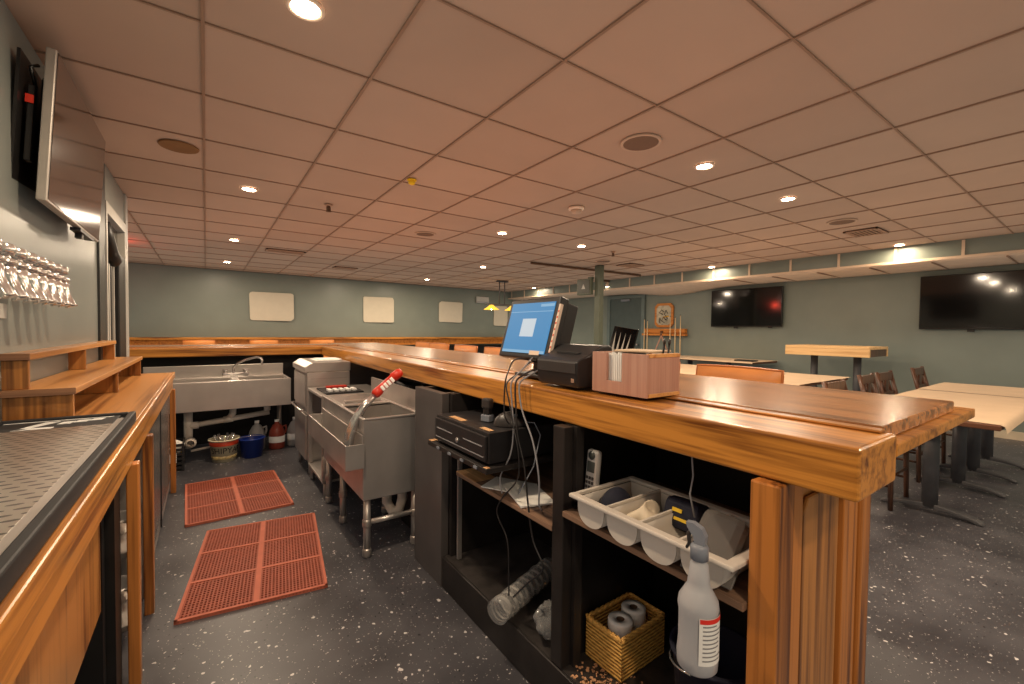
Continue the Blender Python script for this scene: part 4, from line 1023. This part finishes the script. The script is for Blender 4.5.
nb = thing('napkin_box', 'reddish wooden napkin box with a slot cut in front, on the bar', 'box', (1.165, .945, 1.0785))
hy = .112; hx = .083
MB().prism([(-hy, .0), (hy, .0), (hy, .132), (.048, .132), (.048, .040), (-.016, .040), (-.016, .132), (-hy, .132)], -hx, -hx+.01, axis='X').build('front_board', 'boxwood', nb)
MB().box(hx-.01, hx, -hy, hy, 0, .128).build('back_board', 'boxwood', nb)
MB().box(-hx+.0105, hx-.0105, -hy, -hy+.008, .012, .122).build('end_board', 'boxwood', nb)
MB().box(-hx+.0105, hx-.0105, hy-.01, hy, .0, .132).build('end_board', 'boxwood', nb)
bevobj(MB().box(-hx+.0105, hx, -hy-.002, -hy+.012, .1222, .134).build('end_trim', 'boxtrim', nb), .001)
bevobj(MB().box(-hx+.0105, hx, -hy-.002, -hy+.012, .0, .0118).build('end_trim', 'boxtrim', nb), .001)
MB().box(-hx+.011, hx-.011, -hy+.012, hy-.011, 0, .008).build('bottom', 'boxwood', nb)
MB().box(-hx+.013, hx-.012, -.016, -.014, .009, .125).build('divider', 'boxwood', nb)
t_ = thing('napkin_stack', 'stack of white paper napkins standing in the napkin box', 'napkins', (1.165, .945, 1.0868), 0)
for k in range(8): MB().box(-.068, .066, -.008+k*.008, -.002+k*.008, .0005, .118+.004*(k % 3), bev=.001).build('napkin', 'offwhite', t_)
t_ = tag(MB().box(-.06, .07, -.075, .06, 0, .006, bev=.002).build('paper_pad', 'paper', loc=(1.17, .93, 1.214), rot=(0, 0, .15)), 'flat kraft paper sheet lying on top of the napkin box', 'paper')
for k, yy in enumerate((.868, .856)):
    t_ = thing('black_pen', ['black pen sticking up from the right end of the napkin box, left one', 'black pen sticking up from right end of napkin box, right one'][k], 'pen', (1.19+.01*k, yy, 1.092), 0, 'pens in the napkin box')
    MB().tube([(0, 0, .0), (.004, -.014, .15)], .0035, 8).build('barrel', 'black', t_)
    MB().tube([(.004, -.014, .15), (.0045, -.0155, .165)], [.0045, .004], 8).build('cap', 'darkplastic', t_)
mh = thing('menu_holder', 'dark leaning menu holder with white streaks behind napkin box', 'menu holder', (1.50, 1.335, 1.0785), 0)
RM = Matrix.Rotation(.22, 4, 'Y') @ Matrix.Rotation(.13, 4, 'X')
bevobj(MB().box(-.004, .004, -.07, .07, .006, .225, mat=RM).build('panel', 'tvscreen', mh), .002)
m = MB()
for k in range(4):
    yy = -.045+k*.026
    m.prism([(yy, .03+.03*k), (yy+.008, .02+.02*k), (yy+.016, .11), (yy+.006+.004*k, .20), (yy+.004, .12)], -.0052, -.0042, axis='X', mat=RM)
m.build('white_streaks', 'jamb', mh)
MB().box(-.03, .07, -.07, .07, 0, .006).build('base', 'darkplastic', mh)

# cables
def smooth(pts, n=6):
    P = [Vector(p) for p in pts]; out = []
    for i in range(len(P)-1):
        p0, p1, p2, p3 = P[max(i-1, 0)], P[i], P[i+1], P[min(i+2, len(P)-1)]
        for k in range(n):
            t_ = k/n
            out.append(.5*((2*p1)+(p2-p0)*t_+(2*p0-5*p1+4*p2-p3)*t_*t_+(3*p1-p0-3*p2+p3)*t_**3))
    out.append(P[-1]); return out
CB = [([(1.19, 1.45, 1.13), (1.10, 1.42, 1.15), (1.02, 1.40, 1.11), (.962, 1.40, 1.07), (.955, 1.37, 1.0), (.952, 1.34, .92), (.95, 1.30, .82), (.953, 1.31, .72), (.945, 1.40, .62), (.943, 1.43, .55), (.945, 1.36, .47), (.94, 1.34, .34), (.945, 1.345, .262)], 'blackplastic', .003, 'thin black cable hanging from terminal down to the cup sleeve'),
      ([(1.20, 1.43, 1.12), (1.11, 1.38, 1.13), (1.0, 1.36, 1.10), (.972, 1.355, 1.07), (.965, 1.34, .98), (.96, 1.32, .88), (.962, 1.28, .78), (.96, 1.25, .64), (.962, 1.22, .52), (.968, 1.17, .44), (.96, 1.24, .36), (.955, 1.33, .26)], 'blackplastic', .0035, 'black cable hanging from terminal, kinked outward below the middle shelf'),
      ([(1.20, 1.46, 1.14), (1.06, 1.47, 1.16), (.99, 1.43, 1.115), (.972, 1.425, 1.07), (.964, 1.42, 1.0), (.962, 1.41, .94), (.975, 1.40, .91)], 'blackplastic', .003, 'short black cable from terminal tucked behind the cash drawer mouse'),
      ([(1.19, 1.42, 1.12), (1.08, 1.34, 1.125), (1.0, 1.325, 1.10), (.972, 1.33, 1.07), (.965, 1.30, .98), (.962, 1.23, .88), (.96, 1.19, .76), (.97, 1.20, .66), (1.0, 1.22, .623)], 'textgrey', .0032, 'grey cable hanging from terminal to the middle shelf'),
      ([(1.19, 1.48, 1.13), (1.12, 1.43, 1.17), (1.03, 1.38, 1.13), (.968, 1.375, 1.08), (.96, 1.36, 1.0), (.958, 1.345, .9), (.955, 1.36, .8), (.95, 1.42, .70), (.945, 1.40, .64)], 'textgrey', .003, 'pale grey cable looping in front of the cash drawer side')]
for pts, mt, rad, l in CB:
    tag(MB().tube(smooth(pts), rad, 8).build('hanging_cable', mt), l, 'cable', 'cables hanging from the terminal')

# ------------------------------------------------------------------ bar stools (orange vinyl backs)
def make_stool(loc, rz, label):
    t_ = thing('bar_stool', label, 'bar stool', loc, rz, 'orange vinyl bar stools')
    # local: stool faces -x, its back rises at +x
    def back(uu, vv):
        y = -.225+.45*uu; z = .80+.292*vv
        bulge = .03*math.sin(PI*vv)**.5*math.sin(PI*uu)**.4
        zz = z+.004*math.sin(PI*uu)*vv
        return (.20+.03*vv-bulge-.02+.04*(2*uu-1)**2*-.4, y, zz)
    def back2(uu, vv):
        p = back(uu, vv); y = p[1]; b_ = .03*math.sin(PI*vv)**.5*math.sin(PI*uu)**.4
        return (p[0]+2*b_+.012, y, p[2])
    m = MB().sheet(back, 16, 12).sheet(back2, 16, 12)
    # edge band
    e = [back(k/16, 0) for k in range(17)]+[back(1, k/12) for k in range(1, 13)]+[back(1-k/16, 1) for k in range(1, 17)]+[back(0, 1-k/12) for k in range(1, 13)]
    m.build('backrest', 'vinyl', t_)
    MB().tube([(p[0]+.006, p[1], p[2]) for p in e], .008, 8).build('piping', 'vinyl_seam', t_)
    MB().lathe([(0, .70), (.20, .70), (.215, .72), (.215, .75), (.19, .775), (0, .785)], 28).build('seat', 'vinyl', t_)
    MB().box(-.16, .16, -.16, .16, .66, .699, bev=.01).build('seat_frame', 'chairwood', t_)
    for sy in (-.17, .17): MB().tube([(.17, sy, .68), (.20, sy, .82)], .014, 8).build('back_support', 'iron', t_)
    for sx in (-1, 1):
        for sy in (-1, 1): MB().tube([(.13*sx, .13*sy, .66), (.20*sx, .20*sy, 0)], [.018, .015], 10).build('leg', 'chairwood', t_)
    MB().tube([(.178*a, .178*b_, .22) for a, b_ in ((-1, -1), (1, -1), (1, 1), (-1, 1), (-1, -1))], .011, 8).build('foot_ring', 'chrome', t_)
    return t_
st = make_stool((2.28-.17, 1.20, 0), 0, 'orange vinyl bar stool nearest the bar end, its back above the bar top')
SL = ['orange vinyl bar stool directly behind the wooden napkin box', 'orange vinyl bar stool behind the receipt printer', 'orange vinyl bar stool just left of the lit terminal',
      'orange vinyl bar stool second left of the lit terminal', 'orange vinyl bar stool third left of the lit terminal', 'orange vinyl bar stool fourth left of the lit terminal', 'orange vinyl bar stool fifth left of terminal, farthest along the bar']
for k, y in enumerate((1.82, 2.44, 3.08, 3.72, 4.42, 5.16, 5.72)):
    dup(st, (2.14+bxs(y)*1.1, y, 0), .03*((k % 3)-1), SL[k]).scale = (1, 1.16 if k > 1 else 1, 1)
for x, l in ((-.10, 'orange vinyl bar stool at the far drink rail, left of three'), (.88, 'orange vinyl bar stool at the far drink rail, under the leftmost cream patch'), (1.88, 'orange vinyl bar stool at the far drink rail, right of three')):
    dup(st, (x, 9.42, 0), -PI/2, l).scale = (1, 1, .955)

# ------------------------------------------------------------------ tables and chairs on the right
def pedestal(t_, x, y, zt=.72, rot=0):
    p_ = MB().cyl(x, y, .05, zt, .045, 20).build('column', 'iron', t_)
    def half(s):
        return [(x, y+s*.0, .05), (x, y+s*.05, .052), (x, y+s*.15, .045), (x, y+s*.26, .025), (x, y+s*.30, .015)]
    for s in (-1, 1):
        prof = [(y, .075), (y+s*.06, .07), (y+s*.16, .055), (y+s*.235, .035), (y+s*.27, .018), (y+s*.275, .002), (y+s*.245, 0), (y+s*.20, .018), (y+s*.10, .032), (y, .034)]
        bevobj(MB().prism(prof, x-.034, x+.034, axis='X').build('foot', 'iron', p_), .008)
    MB().box(x-.05, x+.05, y-.22, y+.22, zt-.012, zt).build('top_plate', 'iron', p_)
def table(label, x0, x1, y0, y1, peds, zt=.75):
    t_ = thing('dining_table', label, 'table', (0, 0, 0), 0, 'dining tables on the right')
    bevobj(MB().box(x0, x1, y0, y1, zt-.032, zt).build('tabletop', 'tableedge', t_), .006, 2)
    for (x, y) in peds: pedestal(t_, x, y, zt-.033)
    return t_
def paper(label, x0, x1, y0, y1, z=.7515, drop=(0, 0, 0, 0)):
    """kraft sheet; drop = overhang on x0, x1, y0, y1"""
    dx0, dx1, dy0, dy1 = drop
    def fn(uu, vv):
        x = (x0-dx0)+(x1+dx1-x0+dx0)*uu; y = (y0-dy0)+(y1+dy1-y0+dy0)*vv
        ox = max(x0-x, x-x1, 0); oy = max(y0-y, y-y1, 0)
        cx = min(max(x, x0), x1); cy = min(max(y, y0), y1)
        def curl(o, s): return s*(.012*(1-math.exp(-o/.015))+.10*o)
        zz = z+.0015*math.sin(9*x+4*y)*0-(max(ox, oy)*.95 if max(ox, oy) > 0 else 0)+.0012*(1+math.sin(11*x)*math.sin(7*y))
        return (cx+(curl(ox, 1 if x > x1 else -1) if ox > 0 else 0), cy+(curl(oy, 1 if y > y1 else -1) if oy > 0 else 0), zz)
    tag(MB().sheet(fn, 60, 40).build('table_paper', 'paper'), label, 'table paper', 'kraft paper table covers')
table('paper-covered table with two iron pedestals, nearest beside the bar end', 3.80, 5.62, .42, 1.17, [(4.26, .80), (5.16, .80)])
table('paper-covered table beyond the nearest one, below the big television', 5.68, 6.74, .44, 1.18, [(5.76, .80), (6.42, .80)])
paper('kraft paper sheet with curled corner covering the nearest table', 3.83, 5.66, .415, 1.175, .7515, (0, 0, .05, 0))
paper('kraft paper sheet on the table below the big television', 5.70, 6.76, .43, 1.185, .7515, (0, 0, .02, 0))
table('low paper-covered table left of the high table, right of the orange stool back', 5.02, 6.38, 1.96, 2.86, [(5.45, 2.4), (6.0, 2.4)])
paper('kraft paper with rounded drooping edge on the table right of orange stool back', 4.98, 6.42, 1.94, 2.88, .7515, (.05, 0, 0, 0))
table('low paper-covered table left of the orange stool back, beyond the bar', 5.02, 6.45, 2.95, 4.30, [(5.45, 3.6), (6.0, 3.6)])
paper('kraft paper drooping over the table behind the napkin box', 4.98, 6.47, 2.93, 4.32, .7515, (.08, 0, 0, 0))
table('paper-covered table against right wall below the smaller television', 7.20, 8.08, 3.50, 5.22, [(7.6, 4.1), (7.6, 4.85)], .80)
paper('kraft paper sheet on the table against the right wall', 7.18, 8.09, 3.48, 5.24, .8015, (.02, 0, 0, 0))
t_ = tag(MB().box(-.09, .09, -.16, .16, 0, .02, bev=.005).build('menu_book', 'black', loc=(7.45, 3.72, .8045), rot=(0, 0, .1)), 'black folder lying at near end of the table against the right wall', 'folder')
# high table
ht = thing('high_table', 'high table with a thick pale butcher-block top by the right wall', 'table', (0, 0, 0))
bevobj(MB().box(7.0, 7.75, 1.93, 2.93, 1.075, 1.11).build('tabletop', 'butcher', ht), .004)
for xa in (7.0, 7.71): bevobj(MB().box(xa, xa+.04, 1.93, 2.93, .975, 1.074).build('apron', 'butcher', ht), .003)
bevobj(MB().box(7.042, 7.708, 1.935, 1.965, .98, 1.074).build('end_apron', 'chairwood', ht), .003)
bevobj(MB().box(7.042, 7.708, 2.895, 2.925, .98, 1.074).build('end_apron', 'chairwood', ht), .003)
for y in (2.16, 2.68): pedestal(ht, 7.36, y, 1.07)

def make_chair(loc, rz, label):
    t_ = thing('dining_chair', label, 'chair', loc, rz, 'dark wood dining chairs')
    # faces -y, back at +y
    bevobj(MB().box(-.21, .21, -.20, .20, .435, .462).build('seat', 'chairwood', t_), .008)
    for sx in (-1, 1):
        MB().tube([(sx*.19, -.17, .434), (sx*.195, -.18, 0)], [.019, .016], 8).build('front_leg', 'chairwood', t_)
        MB().tube([(sx*.19, .24, 0), (sx*.19, .185, .45), (sx*.195, .20, .65), (sx*.205, .26, .895)], [.017, .021, .02, .016], 8).build('rear_leg', 'chairwood', t_)
    bevobj(MB().box(-.188, .188, .235, .258, .80, .885, mat=None).build('top_rail', 'chairwood', t_), .006)
    bevobj(MB().box(-.185, .185, .205, .225, .655, .695).build('middle_rail', 'chairwood', t_), .004)
    for sx in (-.09, .09): MB().tube([(sx, .215, .69), (sx, .247, .805)], .013, 8).build('back_spindle', 'chairwood', t_)
    bevobj(MB().box(-.05, .05, .222, .238, .694, .806, mat=None).build('back_splat', 'chairwood', t_), .003)
    for sx in (-1, 1): MB().tube([(sx*.193, -.17, .17), (sx*.19, .22, .17)], .010, 8).build('side_stretcher', 'chairwood', t_)
    MB().tube([(-.195, -.175, .24), (.195, -.175, .24)], .010, 8).build('front_stretcher', 'chairwood', t_)
    return t_
ch = make_chair((4.26, 1.15, 0), .0, 'dark wood chair nearest behind the bar end, at the near table')
for x, y, l in ((5.24, 1.21, 'dark wood chair at near table, left of a close pair'), (5.76, 1.21, 'dark wood chair at near table, right of a close pair'),
                (6.95, 1.20, 'dark wood chair alone at the table below the big television')):
    dup(ch, (x, y, 0), .04*math.sin(x*5), l)

# ------------------------------------------------------------------ world, render look
w = bpy.data.worlds.new('world'); bpy.context.scene.world = w; w.use_nodes = True
w.node_tree.nodes['Background'].inputs['Color'].default_value = (1, .84, .70, 1)
w.node_tree.nodes['Background'].inputs['Strength'].default_value = .5
sc = bpy.context.scene
sc.view_settings.view_transform = 'Standard'; sc.view_settings.look = 'None'; sc.view_settings.gamma = 1
sc.view_settings.exposure = 0.0
sc.cycles.use_denoising = True
sc.cycles.max_bounces = 8; sc.cycles.diffuse_bounces = 4; sc.cycles.glossy_bounces = 4; sc.cycles.transmission_bounces = 6
sc.cycles.use_fast_gi = True
sc.cycles.fast_gi_method = 'ADD'  # ambient fill without a source, added to lift the ceiling
w.light_settings.ao_factor = .35
w.light_settings.distance = 1.2
sc.cycles.sample_clamp_indirect = 6
sc.cycles.caustics_reflective = False; sc.cycles.caustics_refractive = False
